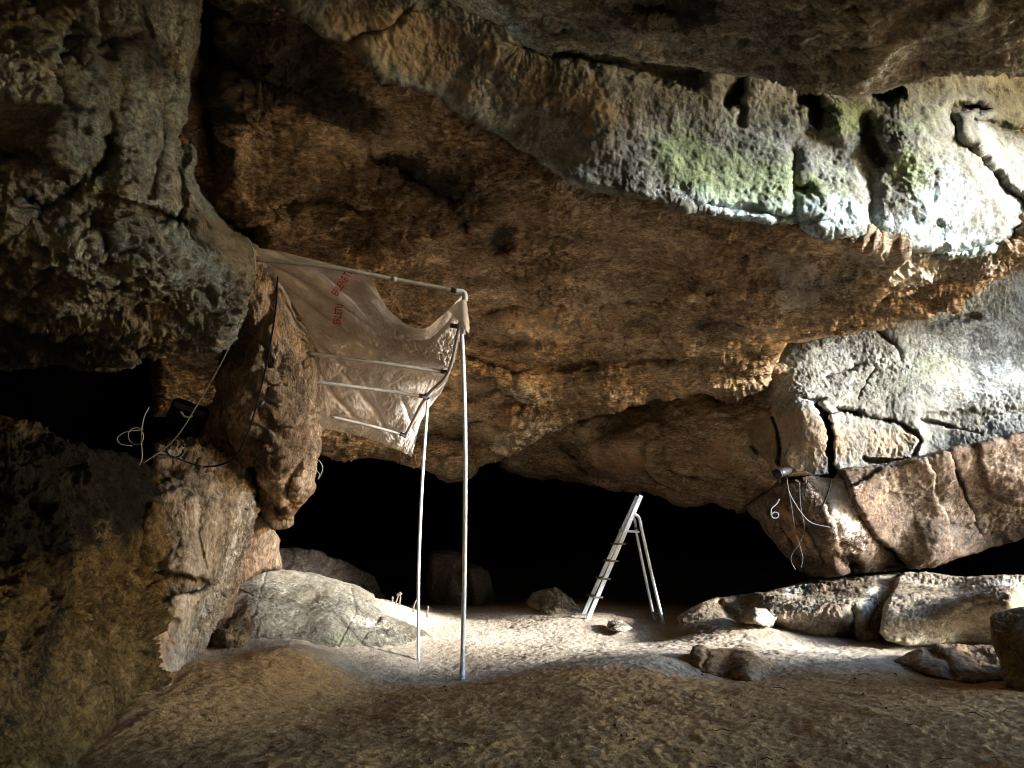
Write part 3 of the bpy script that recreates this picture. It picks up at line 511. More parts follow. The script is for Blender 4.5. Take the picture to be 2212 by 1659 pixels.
mass('rock', [(1592, 1342), (1600, 1328), (1630, 1312), (1655, 1316), (1672, 1334), (1669, 1346), (1659, 1355), (1630, 1348), (1600, 1345)],
    [(1596, 1340, 8.6), (1630, 1316, 8.6), (1665, 1335, 8.5), (1640, 1340, 8.25), (1655, 1352, 8.3)], M_bold, step=1.6, rim=10, R=.12, ragged=1.5, solid=(.35, 20), kind=None,
    disp=[('fbm', 3, .05), ('ridge', 9, .02), ('fbm', 20, .01)], stains=[('p', 1635, 1335, 40, 20, 0, .45)], label='small pale rounded rock resting against the long flat boulder', cat='rock')
mass('rock', [(1484, 1434), (1490, 1412), (1497, 1395), (1510, 1392), (1524, 1395), (1536, 1402), (1570, 1400), (1604, 1402), (1625, 1408), (1640, 1418), (1665, 1428), (1684, 1442), (1680, 1458), (1671, 1478), (1632, 1478), (1568, 1470), (1515, 1456)],
    [(1490, 1430, 6.6), (1500, 1398, 6.75), (1540, 1405, 6.75), (1604, 1406, 6.7), (1680, 1443, 6.5), (1670, 1470, 6.3), (1600, 1440, 6.3), (1520, 1430, 6.45), (1570, 1460, 6.3)], M_brk, step=1.8, rim=6, R=.1, ragged=2.5, solid=(.5, 25), kind=None,
    feats=[('crack', [(1524, 1398), (1530, 1420), (1522, 1440)], 6, .08)],
    disp=[('fbm', 2, .03), ('cell', 3.5, .08), ('ridge', 8, .02), ('fbm', 18, .008)], stains=[('o', 1580, 1430, 100, 40, 0, .6)], label='angular brown rock half buried in the shaded sand in front', cat='rock')
mass('rock', [(1925, 1430), (1960, 1412), (1994, 1400), (2040, 1393), (2100, 1393), (2150, 1393), (2180, 1420), (2190, 1480), (2100, 1478), (2048, 1470), (1994, 1455), (1960, 1440)],
    [(1935, 1428, 6.5), (1995, 1402, 6.6), (2100, 1396, 6.7), (2150, 1396, 6.6), (2000, 1440, 6.15), (2060, 1430, 6.2), (2150, 1460, 6.0), (2180, 1470, 5.9)], M_brk, step=1.9, rim=8, R=.15, ragged=2, solid=(.6, 30), kind=None,
    feats=[('crack', [(2010, 1405), (2040, 1430), (2060, 1465)], 12, .12)], disp=[('fbm', 1.6, .06), ('ridge', 5, .03), ('fbm', 16, .012)], stains=[('o', 2060, 1430, 100, 50, 0, .6)],
    label='low sloping brown rock with a ridge, in front of the grey slab boulder', cat='rock')
mass('rock', [(2138, 1334), (2150, 1325), (2172, 1318), (2212, 1311), (2290, 1310), (2330, 1340), (2340, 1500), (2212, 1500), (2172, 1480), (2160, 1428), (2144, 1390)],
    [(2142, 1340, 5.6), (2180, 1320, 5.7), (2280, 1315, 5.7), (2170, 1400, 5.45), (2212, 1360, 5.35), (2212, 1480, 5.3), (2300, 1400, 5.3)], M_brk, step=2, rim=10, R=.12, ragged=2, solid=(.6, 40), kind=None,
    disp=[('fbm', 1.6, .05), ('ridge', 6, .02), ('fbm', 16, .01)], stains=[('m', 2190, 1345, 60, 26, 0, .6)], label='dark upright rock with a mossy yellow top at the frame edge', cat='rock')
mass('boulder', [(470, 1340), (500, 1262), (530, 1236), (600, 1229), (690, 1240), (760, 1262), (808, 1284), (816, 1310), (832, 1326), (880, 1345), (930, 1366), (940, 1378), (890, 1392), (830, 1406), (790, 1425), (700, 1440), (600, 1440), (470, 1430)],
    [(490, 1330, 8.0), (520, 1245, 8.9), (600, 1235, 9.1), (700, 1245, 9.2), (800, 1288, 9.1), (830, 1330, 8.8), (930, 1370, 8.7), (560, 1300, 8.1), (650, 1310, 8.2), (740, 1310, 8.3), (620, 1380, 7.7), (740, 1390, 7.8), (850, 1385, 8.2), (600, 1430, 7.5), (780, 1420, 7.8), (500, 1420, 7.5)],
    M_paint, step=2.1, rim=9, R=.25, ragged=2.5, solid=(1.0, 50), kind=None,
    feats=[('crack', [(510, 1270), (560, 1290), (620, 1295), (690, 1305), (800, 1300)], 1.8, .04), ('crack', [(580, 1240), (560, 1290), (600, 1310)], 1.6, .03), ('crack', [(760, 1268), (770, 1320), (745, 1360), (730, 1400)], 2, .035), ('hole', 815, 1345, 8, 14, 20, .08), ('crack', [(780, 1390), (800, 1370), (850, 1365)], 2, .04)],
    disp=[('fbm', 1.3, .08), ('ridge', 4, .025), ('fbm', 11, .012), ('ridge', 14, .01)],
    stains=[('m', 650, 1380, 160, 34, 0, .3), ('m', 760, 1390, 90, 30, 0, .3), ('m', 620, 1300, 40, 40, 0, .3), ('p', 600, 1270, 80, 20, 0, .3), ('p', 740, 1340, 90, 40, 20, .3), ('o', 560, 1350, 50, 40, 0, .35), ('o', 610, 1390, 30, 10, 0, .5), ('p', 850, 1370, 70, 20, 20, .25)],
    label='large pale slab boulder with green and white lichen patterns and dark cracks', cat='boulder')
mass('rock', [(449, 1386), (466, 1360), (489, 1340), (510, 1333), (530, 1336), (545, 1352), (538, 1380), (528, 1398), (495, 1400), (462, 1397)],
    [(452, 1385, 7.1), (490, 1342, 7.1), (540, 1352, 7.1), (490, 1372, 6.85), (520, 1380, 6.9), (500, 1396, 6.9)], M_brk, step=1.6, rim=8, R=.12, ragged=2.5, solid=(.4, 24), kind=None,
    disp=[('fbm', 3, .06), ('ridge', 8, .04), ('cell', 6, .09), ('pit', 9, .03), ('fbm', 20, .012)], stains=[('s', 490, 1370, 80, 60, 0, .5)], label='dark jagged rock standing where the left wall meets the patterned slab', cat='rock')
mass('rock', [(1138, 1302), (1150, 1281), (1175, 1276), (1200, 1272), (1220, 1282), (1236, 1296), (1254, 1326), (1220, 1334), (1180, 1328), (1150, 1316)],
    [(1142, 1302, 11.6), (1200, 1275, 11.8), (1250, 1325, 11.4), (1190, 1305, 11.2), (1220, 1320, 11.1)], M_bold, step=1.6, rim=9, R=.2, ragged=2.5, solid=(.6, 24), kind=None, feats=[('crack', [(1170, 1275), (1172, 1300), (1165, 1320)], 4, .12)],
    disp=[('fbm', 2, .1), ('ridge', 6, .05), ('fbm', 14, .02)], stains=[('s', 1155, 1295, 14, 20, 0, .4)], label='lit craggy rock behind the sand mound left of the stepladder', cat='rock')
mass('stone', [(1310, 1352), (1315, 1342), (1340, 1338), (1352, 1346), (1367, 1357), (1350, 1366), (1312, 1362)],
    [(1312, 1352, 9.5), (1340, 1341, 9.55), (1364, 1357, 9.4), (1338, 1352, 9.35)], M_bold, step=1.4, rim=6, R=.08, ragged=1.5, solid=(.25, 10), kind=None,
    disp=[('fbm', 4, .04), ('ridge', 10, .02)], stains=[('p', 1340, 1352, 60, 40, 0, .5)], label='small white angular stone on the bright sand in front of the stepladder', cat='stone')
mass('boulder', [(560, 1190), (640, 1182), (700, 1195), (760, 1221), (806, 1246), (832, 1292), (860, 1330), (700, 1350), (560, 1340)],
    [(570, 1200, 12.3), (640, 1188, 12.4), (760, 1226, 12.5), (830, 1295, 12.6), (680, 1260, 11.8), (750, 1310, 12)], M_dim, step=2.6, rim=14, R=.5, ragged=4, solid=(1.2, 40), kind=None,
    disp=[('fbm', 1, .2), ('ridge', 3, .06)], stains=[('s', 700, 1250, 130, 60, 0, .35)], label='large dim brown boulder behind the patterned slab', cat='boulder')
mass('boulder', [(921, 1262), (926, 1196), (942, 1189), (970, 1187), (1000, 1199), (1011, 1216), (1036, 1224), (1052, 1236), (1062, 1262), (1074, 1302), (1064, 1345), (960, 1350), (932, 1326)],
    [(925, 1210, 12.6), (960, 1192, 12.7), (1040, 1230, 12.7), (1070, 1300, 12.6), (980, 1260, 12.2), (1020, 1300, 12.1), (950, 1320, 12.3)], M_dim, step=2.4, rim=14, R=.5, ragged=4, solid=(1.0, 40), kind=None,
    feats=[('crack', [(1005, 1200), (1000, 1260), (1010, 1320)], 9, .3)], disp=[('fbm', 1.2, .15), ('ridge', 3.5, .06)], stains=[('s', 1000, 1260, 90, 80, 0, .4)], label='tall two-lobed dim boulder behind the canopy poles', cat='boulder')

# ------------------------------------------------------------------ floor
def gz(x, y, d): q = P(x, y, d); return (float(q[0]), float(q[1]), float(q[2]))
GC = [gz(650, 1553, 5.2), gz(1000, 1505, 5.6), gz(1200, 1455, 6.1), gz(1400, 1432, 6.4), gz(1590, 1463, 6.3), gz(1690, 1455, 6.3), gz(1500, 1442, 6.5), gz(1600, 1408, 7.3), gz(1750, 1412, 7.0), gz(1900, 1417, 6.9), gz(2060, 1464, 6.0), gz(1106, 1659, 3.9), gz(600, 1659, 3.9), gz(1700, 1659, 3.9), gz(2212, 1600, 4.1), gz(2212, 1500, 5.2), gz(1500, 1540, 4.9), gz(1800, 1500, 5.3), gz(800, 1590, 4.6),
      gz(998, 1468, 6.8), gz(904, 1425, 7.8), gz(1265, 1335, 10.4), gz(1430, 1350, 10.3), gz(1180, 1312, 11.6), gz(1330, 1318, 11.6), gz(1100, 1340, 10.6), gz(1000, 1335, 11.0), gz(850, 1305, 9.9), gz(920, 1335, 9.9), gz(980, 1362, 9.2), gz(1300, 1370, 9.3), gz(1200, 1400, 8.3), gz(1450, 1380, 8.9),
      gz(1600, 1355, 8.5), gz(1520, 1362, 8.8), gz(1700, 1395, 7.9), gz(1850, 1412, 7.8), gz(1950, 1420, 7.4), gz(640, 1408, 6.7), gz(500, 1416, 6.6), gz(430, 1424, 6.5), gz(750, 1438, 6.9), gz(560, 1450, 6.1), gz(330, 1470, 5.7), gz(240, 1545, 4.9), gz(300, 1560, 4.8), gz(120, 1640, 4.4), gz(450, 1560, 4.9), gz(750, 1485, 6.2),
      (0, 1.5, .22), (-2.5, 1.5, .3), (3, 1.5, .3), (0, -3, .3), (-6, -3, .4), (6, -3, .5), (-6, 4, .2), (7, 5.5, .4), (9.5, 7, .25), (16, 6, .2), (5.5, 8.2, .05), (0, 13, .1), (-3, 13, .1), (3, 13, .1), (0, 20, 1.1), (-6, 20, 1.3), (8, 20, 1.0), (0, 30, 2.2), (8, 30, 2), (-8, 30, 2.3), (-6, 9, .1), (10, 13, .1), (24, 6, 0), (24, -8, 0), (-14, 6, .1), (8, 1, .6), (0, -10, .3), (14, -10, .2), (0, -25, 5), (-20, -25, 5), (22, -25, 4), (0, -45, 13), (-28, -45, 13), (26, -45, 11)]  # last points raise an unseen hillside, added to bounce warm light inside
gx = np.concatenate([np.linspace(-30, -14, 10, endpoint=False), np.linspace(-14, -4.6, 40, endpoint=False), np.arange(-4.6, 6.2, .015), np.linspace(6.2, 26, 60)])
gy = np.concatenate([np.linspace(-45, -9, 24, endpoint=False), np.linspace(-9, 3.3, 40, endpoint=False), np.arange(3.3, 9.5, .016), np.arange(9.5, 13, .03), np.linspace(13, 31, 60)])
X, Y = np.meshgrid(gx, gy)
fz = rbf([(a*60, b*60, c) for a, b, c in GC], c=25., lam=2e-3)
Z = fz(X*60, Y*60)
pp = np.stack([X, Y, 0*X], -1).astype(F32)
Z = Z + .035*fbm(pp, 1.1, 3, .5, 3) + .022*fbm(pp, 4, 4, .55, 8) + .012*fbm(pp, 13, 3, .6, 12) + .009*fbm(pp, 30, 2, .6, 30)
ruff = sstep(7.6, 5.8, Y + .25*X)     # trampled, unswept sand near the entrance
Z = Z + ruff*(.010*fbm(pp*np.array([.6, 1.5, 1], F32), 8, 4, .62, 21, True) + .008*fbm(pp, 22, 3, .6, 25, True))
wl = worley(pp*F32(1.9) + .3*fbm(pp, 2, 2, .5, 50)[..., None], 9); Z = Z - .015*sstep(.3, .12, wl)*ruff
n1, n0 = X.shape; ii = np.arange(n1*n0).reshape(n1, n0)
gf = np.stack([ii[:-1, :-1], ii[:-1, 1:], ii[1:, 1:], ii[1:, :-1]], -1).reshape(-1, 4)
def sand_mat():
    m, nt, b = nodes('cave_sand')
    tc = N(nt, 'ShaderNodeTexCoord'); V = tc.outputs['Object']
    def noise(s, det=8, r=.6, dist=0.0):
        n = N(nt, 'ShaderNodeTexNoise', Scale=s, Detail=det, Roughness=r, Distortion=dist); nt.links.new(V, n.inputs['Vector']); return n.outputs['Fac']
    a, c, e = noise(.7, 8, .6), noise(19, 10, .74), noise(70, 6, .72)
    base = ramp(nt, a, [(.35, (.38, .305, .215)), (.5, (.47, .39, .295)), (.65, (.52, .445, .355))])
    base = mixc(nt, .8, base, ramp(nt, c, [(.30, (.42, .39, .35)), (.45, (.9, .9, .9)), (.66, (1.2, 1.2, 1.2))]), 'MULTIPLY')
    base = mixc(nt, .6, base, ramp(nt, e, [(.32, (.4, .38, .35)), (.48, (1, 1, 1)), (.7, (1.3, 1.3, 1.3))]), 'MULTIPLY')
    at = N(nt, 'ShaderNodeAttribute', attribute_name='stain_shade')
    shade_soil = mixc(nt, .9, (.50, .29, .125), ramp(nt, c, [(.32, (.35, .32, .28)), (.46, (.9, .9, .9)), (.66, (1.35, 1.35, 1.3))]), 'MULTIPLY')
    shade_soil = mixc(nt, .8, shade_soil, ramp(nt, e, [(.32, (.3, .28, .25)), (.48, (1, 1, 1)), (.7, (1.4, 1.4, 1.4))]), 'MULTIPLY')
    base = mixc(nt, mth(nt, 'MULTIPLY', mth(nt, 'SUBTRACT', mth(nt, 'ADD', at.outputs['Alpha'], c), .75), 2.0, True), base, shade_soil)
    sep = N(nt, 'ShaderNodeSeparateColor'); nt.links.new(at.outputs['Color'], sep.inputs[0]); base = mixc(nt, sep.outputs[1], base, (.016, .013, .010))  # far floor coloured near black in place of unlit depth
    nt.links.new(base, b.inputs['Base Color']); b.inputs['Roughness'].default_value = .95; b.inputs['Specular IOR Level'].default_value = .1
    b1 = N(nt, 'ShaderNodeBump', Strength=.9, Distance=.038); nt.links.new(c, b1.inputs['Height'])
    b2 = N(nt, 'ShaderNodeBump', Strength=.8, Distance=.02); nt.links.new(e, b2.inputs['Height'])
    nt.links.new(b1.outputs[0], b2.inputs['Normal']); nt.links.new(b2.outputs[0], b.inputs['Normal'])
    return m
M_sand = sand_mat()
earth = np.clip(sstep(7.4, 5.2, Y + .12*X + .8*fbm(pp, .8, 3, .5, 77)) + .0*X, 0, 1)  # mask of the browner foreground, its shade put into the sand colour
floor = link('ground', np.stack([X, Y, Z], -1).reshape(-1, 3), gf, M_sand, stain_shade=np.stack([earth, sstep(11.6, 13.2, Y+.3*np.abs(X-1)), 0*earth, earth], -1).reshape(-1, 4))
tag(floor, 'uneven sand and earth cave floor with low mounds, foreground shade tinted browner', 'ground', kind='structure')
def ground_z(x, y):
    i = np.clip(np.searchsorted(gx, x), 0, len(gx)-1); j = np.clip(np.searchsorted(gy, y), 0, len(gy)-1); return float(Z[j, i])

# ------------------------------------------------------------------ unseen rest of the cave around the camera, openings cut to shape the light
def shell_side(o, u, v, nu, nv, hole, seed):
    o, u, v = (np.array(k, float) for k in (o, u, v))
    a, b = np.meshgrid(np.linspace(0, 1, nu+1), np.linspace(0, 1, nv+1))
    p = o + a[..., None]*u + b[..., None]*v
    nrm = np.cross(u, v); nrm /= np.linalg.norm(nrm)
    k = p + nrm*(fbm(p, .35, 4, .55, seed)*.9)[..., None]
    ok = np.ones((nv, nu), bool)
    if hole is not None:
        c = (p[:-1, :-1]+p[1:, 1:])/2; ok = ~hole(c + .5*np.stack([fbm(c, .6, 3, .5, seed+j) for j in range(3)], -1))
    i = np.arange((nu+1)*(nv+1)).reshape(nv+1, nu+1)
    f = np.stack([i[:-1, :-1], i[:-1, 1:], i[1:, 1:], i[1:, :-1]], -1)[ok]
    return k.reshape(-1, 3), f
SX0, SX1, SY0, SY1, SZ0, SZ1 = -13, 9.5, -8, 28, -1.5, 9.6
HOLE_R = lambda c: (c[..., 1] > np.where(c[..., 2] > 4.6, 3.2, np.where(c[..., 2] < 1.7, .2, 4.1))) & (c[..., 1] < 8.8) & (c[..., 2] < 6.7)  # right-hand cave mouth, lobes and low slot shaped to steer sun and bounce
FILL_HOLE = lambda c: (np.abs(c[..., 0]-3.0) < 4.4) & (c[..., 2] > .4) & (c[..., 2] < 3.4)  # added opening behind the camera, sized to let in warm fill light
sv, sf, base_i = [], [], 0
for args in [((SX1, SY0-2, SZ0), (0, SY1-SY0+4, 0), (0, 0, SZ1-SZ0+1.5), 140, 48, HOLE_R, 1), ((SX0, SY0-2, SZ0), (0, SY1-SY0+4, 0), (0, 0, SZ1-SZ0+1.5), 60, 24, None, 2),
             ((SX0-2, SY0, SZ0), (SX1-SX0+4, 0, 0), (0, 0, SZ1-SZ0+1.5), 90, 44, FILL_HOLE, 3), ((SX0-2, SY1, SZ0), (SX1-SX0+4, 0, 0), (0, 0, SZ1-SZ0+1.5), 60, 24, None, 4),
             ((SX0-2, SY0-2, SZ1-.6), (SX1-SX0+4, 0, 0), (0, SY1-SY0+4, 0), 60, 80, None, 5)]:
    a, b = shell_side(*args); sv.append(a); sf.append(b+base_i); base_i += len(a)
shell = link('cave_wall_outer', np.concatenate(sv), np.concatenate(sf), M_unlit, stain_shade=np.zeros((base_i, 4)))
tag(shell, 'outer rock of the cave, coloured near black for the unlit back chamber', 'cave wall', kind='structure')

# ------------------------------------------------------------------ tubes and bars
def smooth_path(pts, n=8):
    p = np.asarray(pts, float)
    if len(p) < 3: return p
    e = np.concatenate([[2*p[0]-p[1]], p, [2*p[-1]-p[-2]]]); out = []
    for i in range(1, len(e)-2):
        for t in np.linspace(0, 1, n, endpoint=False):
            a, b, c, d = e[i-1], e[i], e[i+1], e[i+2]
            out.append(.5*((2*b)+(c-a)*t+(2*a-5*b+4*c-d)*t*t+(3*b-a-3*c+d)*t**3))
    out.append(p[-1]); return np.array(out)
def tube_geo(pts, r, seg=10, cap=True):
    p = np.asarray(pts, float); n = len(p); r = np.broadcast_to(np.asarray(r, float), (n,))
    t = np.gradient(p, axis=0); t /= np.linalg.norm(t, axis=1)[:, None]+1e-12
    up = np.array([0, 0, 1.]) if abs(t[0][2]) < .9 else np.array([1., 0, 0])
    a = np.cross(t[0], up); a /= np.linalg.norm(a); V = []
    for i in range(n):
        a = a - t[i]*(a@t[i]); a /= np.linalg.norm(a); b = np.cross(t[i], a)
        for k in range(seg):
            th = 2*math.pi*k/seg; V.append(p[i] + r[i]*(math.cos(th)*a + math.sin(th)*b))
    F = [(i*seg+k, i*seg+(k+1) % seg, (i+1)*seg+(k+1) % seg, (i+1)*seg+k) for i in range(n-1) for k in range(seg)]
    if cap: F += [tuple(range(seg))[::-1], tuple(range((n-1)*seg, n*seg))]
    return V, F
def tube(name, pts, r, mat, parent=None, seg=10, n=8):
    return link(name, *tube_geo(smooth_path(pts, n) if n else pts, r, seg), mat, parent)
def bar_geo(a, b, w, t, side):
    a, b, side = (np.asarray(k, float) for k in (a, b, side))
    d = b-a; d /= np.linalg.norm(d); side = side - d*(side@d); side /= np.linalg.norm(side); o = np.cross(d, side)
    e = min(w, t)*.18; V = []
    ring = [(-w/2+e, -t/2), (w/2-e, -t/2), (w/2, -t/2+e), (w/2, t/2-e), (w/2-e, t/2), (-w/2+e, t/2), (-w/2, t/2-e), (-w/2, -t/2+e)]
    for q in (a, b): V += [q + side*x + o*y for x, y in ring]
    F = [(k, (k+1) % 8, 8+(k+1) % 8, 8+k) for k in range(8)] + [tuple(range(8))[::-1], tuple(range(8, 16))]
    return V, F
def bar(name, a, b, w, t, side, mat, parent=None):
    return link(name, *bar_geo(a, b, w, t, side), mat, parent, smooth=False)
def px(*a): return [P(*k) for k in a]

# ------------------------------------------------------------------ canopy frame
M_pvc = plain('white_pvc_pipe', (.60, .65, .71), rough=.32, spec=.5, var=.05, scale=5)
M_pvcw = plain('dusty_pvc_pipe', (.25, .23, .20), rough=.5, var=.10, scale=8)
M_tape = plain('black_tape', (.035, .035, .04), rough=.5, var=.3, scale=60, bump=.6)
frame = empty('canopy_frame', tuple(P(998, 1469, 6.8)))
tag(frame, 'white plastic pipe frame on two tall poles holding up the sheet', 'pipe frame')
A0, A1 = P(998, 1470, 6.8), P(1004, 640, 6.8)
B0, B1 = P(904, 1427, 7.8), P(925, 856, 7.8)
kids = []
kids.append(tube('pole', [A0, P(1003, 1250, 6.78), P(1005, 1000, 6.78), P(1002, 820, 6.8), P(997, 700, 6.8), P(1001, 660, 6.8), A1], .0205, M_pvc, seg=14))
kids.append(tube('pole', [B0, P(904, 1250, 7.75), P(910, 1080, 7.74), P(918, 950, 7.78), B1], .0165, M_pvc, seg=14))
kids.append(tube('rail', px((548, 560, 6.45), (700, 575, 6.55), (850, 603, 6.68), (1000, 631, 6.8)), .0205, M_pvcw, seg=12))
kids.append(tube('rail', px((660, 763, 7.0), (800, 781, 7.2), (965, 804, 7.42)), .018, M_pvcw, seg=10))
kids.append(tube('rail', px((660, 822, 7.3), (800, 840, 7.55), (918, 856, 7.76)), .018, M_pvcw, seg=10))
kids.append(tube('rail', px((715, 900, 7.95), (800, 920, 8.1), (880, 941, 8.28)), .016, M_pvcw, seg=10))
kids.append(tube('side_rail', px((1003, 645, 6.82), (990, 715, 7.0), (967, 806, 7.42), (920, 858, 7.78), (874, 944, 8.3)), .018, M_pvcw, seg=10))
kids.append(tube('elbow_joint', px((985, 629, 6.79), (998, 630.5, 6.8), (1004, 636, 6.8), (1005, 650, 6.8)), .026, M_pvc, seg=12))
kids.append(tube('pipe_coupling', px((846, 602, 6.675), (857, 604, 6.685)), .025, M_pvcw, seg=12, n=0))
for a in (((974, 626, 6.78), (990, 629.5, 6.795)), ((952, 802, 7.40), (966, 804.5, 7.42)), ((905, 854, 7.74), (921, 857, 7.77)), ((864, 937, 8.24), (876, 941, 8.28)), ((973, 703, 6.98), (992, 706, 6.98)), ((918, 850, 7.78), (929, 861, 7.79))):
    kids.append(tube('tape_wrap', px(*a), .023, M_tape, seg=10, n=0))
kids.append(tube('pole_foot', [A0 - np.array([0, 0, .05]), A0 + np.array([0, 0, .09])], .025, M_pvc, seg=14, n=0))
kids.append(tube('pipe_coupling', [P(1000, 708, 6.8), P(1000, 722, 6.8)], .024, M_pvc, seg=14, n=0))
adopt(frame, *kids)

# ------------------------------------------------------------------ plastic sheet
def plastic():
    m = bpy.data.materials.new('clear_plastic_film'); m.use_nodes = True; nt = m.node_tree; nt.nodes.clear()
    out = N(nt, 'ShaderNodeOutputMaterial'); tr = N(nt, 'ShaderNodeBsdfTransparent'); pb = N(nt, 'ShaderNodeBsdfPrincipled'); tl = N(nt, 'ShaderNodeBsdfTranslucent')
    tr.inputs[0].default_value = (.92, .90, .87, 1)
    tc = N(nt, 'ShaderNodeTexCoord'); n = N(nt, 'ShaderNodeTexNoise', Scale=5.0, Detail=7.0, Roughness=.6); nt.links.new(tc.outputs['Object'], n.inputs['Vector'])
    c = ramp(nt, n.outputs['Fac'], [(.35, (.55, .48, .43)), (.6, (.72, .65, .59))])
    nt.links.new(c, pb.inputs['Base Color']); nt.links.new(c, tl.inputs[0]); pb.inputs['Roughness'].default_value = .48; pb.inputs['Specular IOR Level'].default_value = .4
    a = N(nt, 'ShaderNodeMixShader'); a.inputs[0].default_value = .35; nt.links.new(pb.outputs[0], a.inputs[1]); nt.links.new(tl.outputs[0], a.inputs[2])
    b = N(nt, 'ShaderNodeMixShader'); nt.links.new(mth(nt, 'ADD', mth(nt, 'MULTIPLY', n.outputs['Fac'], -.35), .27), b.inputs[0])
    nt.links.new(a.outputs[0], b.inputs[1]); nt.links.new(tr.outputs[0], b.inputs[2]); nt.links.new(b.outputs[0], out.inputs[0])
    return m
M_film = plastic()
SH = [[(546, 540, 6.3), (640, 556, 6.4), (735, 580, 6.52), (790, 600, 6.6), (835, 672, 6.72), (905, 716, 6.8), (960, 684, 6.82), (1001, 640, 6.84)],
      [(585, 590, 6.55), (655, 612, 6.65), (735, 640, 6.75), (800, 672, 6.84), (850, 715, 6.92), (915, 742, 7.0), (960, 735, 7.02), (1000, 705, 7.0)],
      [(625, 650, 6.8), (680, 684, 6.9), (745, 708, 6.98), (805, 728, 7.05), (860, 755, 7.12), (912, 775, 7.2), (955, 780, 7.22), (990, 765, 7.2)],
      [(668, 725, 7.02), (710, 752, 7.1), (755, 766, 7.18), (805, 778, 7.24), (855, 788, 7.32), (905, 797, 7.38), (945, 802, 7.44), (972, 806, 7.46)],
      [(682, 800, 7.3), (715, 815, 7.38), (755, 823, 7.46), (800, 831, 7.54), (842, 840, 7.62), (885, 848, 7.7), (930, 850, 7.8), (963, 838, 7.78)],
      [(676, 880, 7.7), (712, 888, 7.78), (755, 897, 7.88), (800, 907, 7.98), (835, 916, 8.06), (868, 925, 8.14), (895, 925, 8.2), (918, 905, 8.2)],
      [(698, 930, 8.1), (730, 936, 8.18), (768, 945, 8.25), (800, 954, 8.32), (832, 965, 8.38), (860, 975, 8.44), (874, 983, 8.48), (888, 990, 8.5)]]
def catmull_grid(Gd, nu, nv):
    Gd = np.asarray(Gd, float)
    def rs(A, n):
        m = len(A); e = np.concatenate([[2*A[0]-A[1]], A, [2*A[-1]-A[-2]]]); t = np.linspace(0, m-1-1e-9, n); i = t.astype(int); f = (t-i).reshape(-1, *([1]*(A.ndim-1)))
        a, b, c, d = e[i], e[i+1], e[i+2], e[i+3]
        return .5*((2*b)+(c-a)*f+(2*a-5*b+4*c-d)*f*f+(3*b-a-3*c+d)*f**3)
    return np.swapaxes(rs(np.swapaxes(rs(Gd, nv), 0, 1), nu), 0, 1)
NU, NV = 240, 260
sg = catmull_grid(SH, NU, NV)
spos = P(sg[..., 0], sg[..., 1], sg[..., 2] + .06)
uu, vv = np.meshgrid(np.linspace(0, 1, NU), np.linspace(0, 1, NV))
snr = np.cross(np.gradient(spos, axis=1), np.gradient(spos, axis=0)); snr /= np.linalg.norm(snr, axis=-1)[..., None]
wq = np.stack([uu*3.0 - vv*1.2, vv*3.5 + uu*1.5, 0*uu], -1).astype(F32)
wr = .035*fbm(wq*np.array([.8, 2.0, 1], F32), .8, 3, .4, 3, True) + .011*fbm(wq*np.array([.9, 2.2, 1], F32), 2.4, 4, .5, 7, True) + .007*fbm(wq*np.array([1.4, 2, 1], F32), 7, 3, .5, 9, True)
crink = np.exp(-(((uu-.60)/.30)**2 + ((vv-.30)/.12)**2)) + .7*np.exp(-(((uu-.93)/.10)**2 + ((vv-.32)/.2)**2))
wr += .055*crink*fbm(wq*np.array([2.2, 1.6, 1], F32), 4.0, 3, .5, 13, True)
fold = np.zeros_like(uu)
for (ua, va, ub, vb, am, wd) in [(.0, .12, .55, .38, .05, .018), (.0, .25, .6, .52, .045, .015), (.05, .0, .45, .30, .05, .02), (.2, .62, .7, .95, .03, .02), (.0, .66, .35, .86, .035, .015), (.55, .3, 1, .02, .05, .02), (.35, .62, .6, .92, .03, .015), (.65, .70, .95, .90, .03, .015), (.0, .5, .3, .62, .035, .012)]:
    ex, ey = ub-ua, vb-va; t = np.clip(((uu-ua)*ex+(vv-va)*ey)/(ex*ex+ey*ey), 0, 1); dd = np.hypot(uu-ua-t*ex, vv-va-t*ey)
    fold += 1.3*am*np.exp(-(dd/(wd*.8))**1.4)*np.sin(np.pi*np.clip(t, .02, .98))
spos = spos + snr*(wr+fold)[..., None]
ii = np.arange(NU*NV).reshape(NV, NU); sfaces = np.stack([ii[:-1, :-1], ii[1:, :-1], ii[1:, 1:], ii[:-1, 1:]], -1).reshape(-1, 4)
sheet = link('plastic_sheet', spos.reshape(-1, 3), sfaces, M_film)
tag(sheet, 'wrinkled translucent plastic sheet with red lettering spread over the pipe frame', 'plastic sheet')
# the corner flap that hangs over the elbow
fl = catmull_grid([[(968, 668, 6.78), (990, 652, 6.74), (1003, 648, 6.74), (1009, 655, 6.80)], [(980, 683, 6.76), (996, 672, 6.72), (1007, 672, 6.74), (1012, 678, 6.82)],
                   [(996, 700, 6.76), (1003, 697, 6.73), (1010, 698, 6.76), (1014, 704, 6.84)], [(1004, 712, 6.78), (1007, 715, 6.77), (1012, 720, 6.82), (1013, 726, 6.88)]], 26, 30)
fp = P(fl[..., 0], fl[..., 1], fl[..., 2]); fp = fp + .012*fbm(fp.astype(F32), 9, 3, .5, 3)[..., None]*np.array([.5, -1, .3])
i2 = np.arange(26*30).reshape(30, 26)
flap = link('sheet_flap', fp.reshape(-1, 3), np.stack([i2[:-1, :-1], i2[1:, :-1], i2[1:, 1:], i2[:-1, 1:]], -1).reshape(-1, 4), M_film, sheet)
M_red = plain('red_print', (.45, .05, .03), rough=.6, var=.15, scale=30)
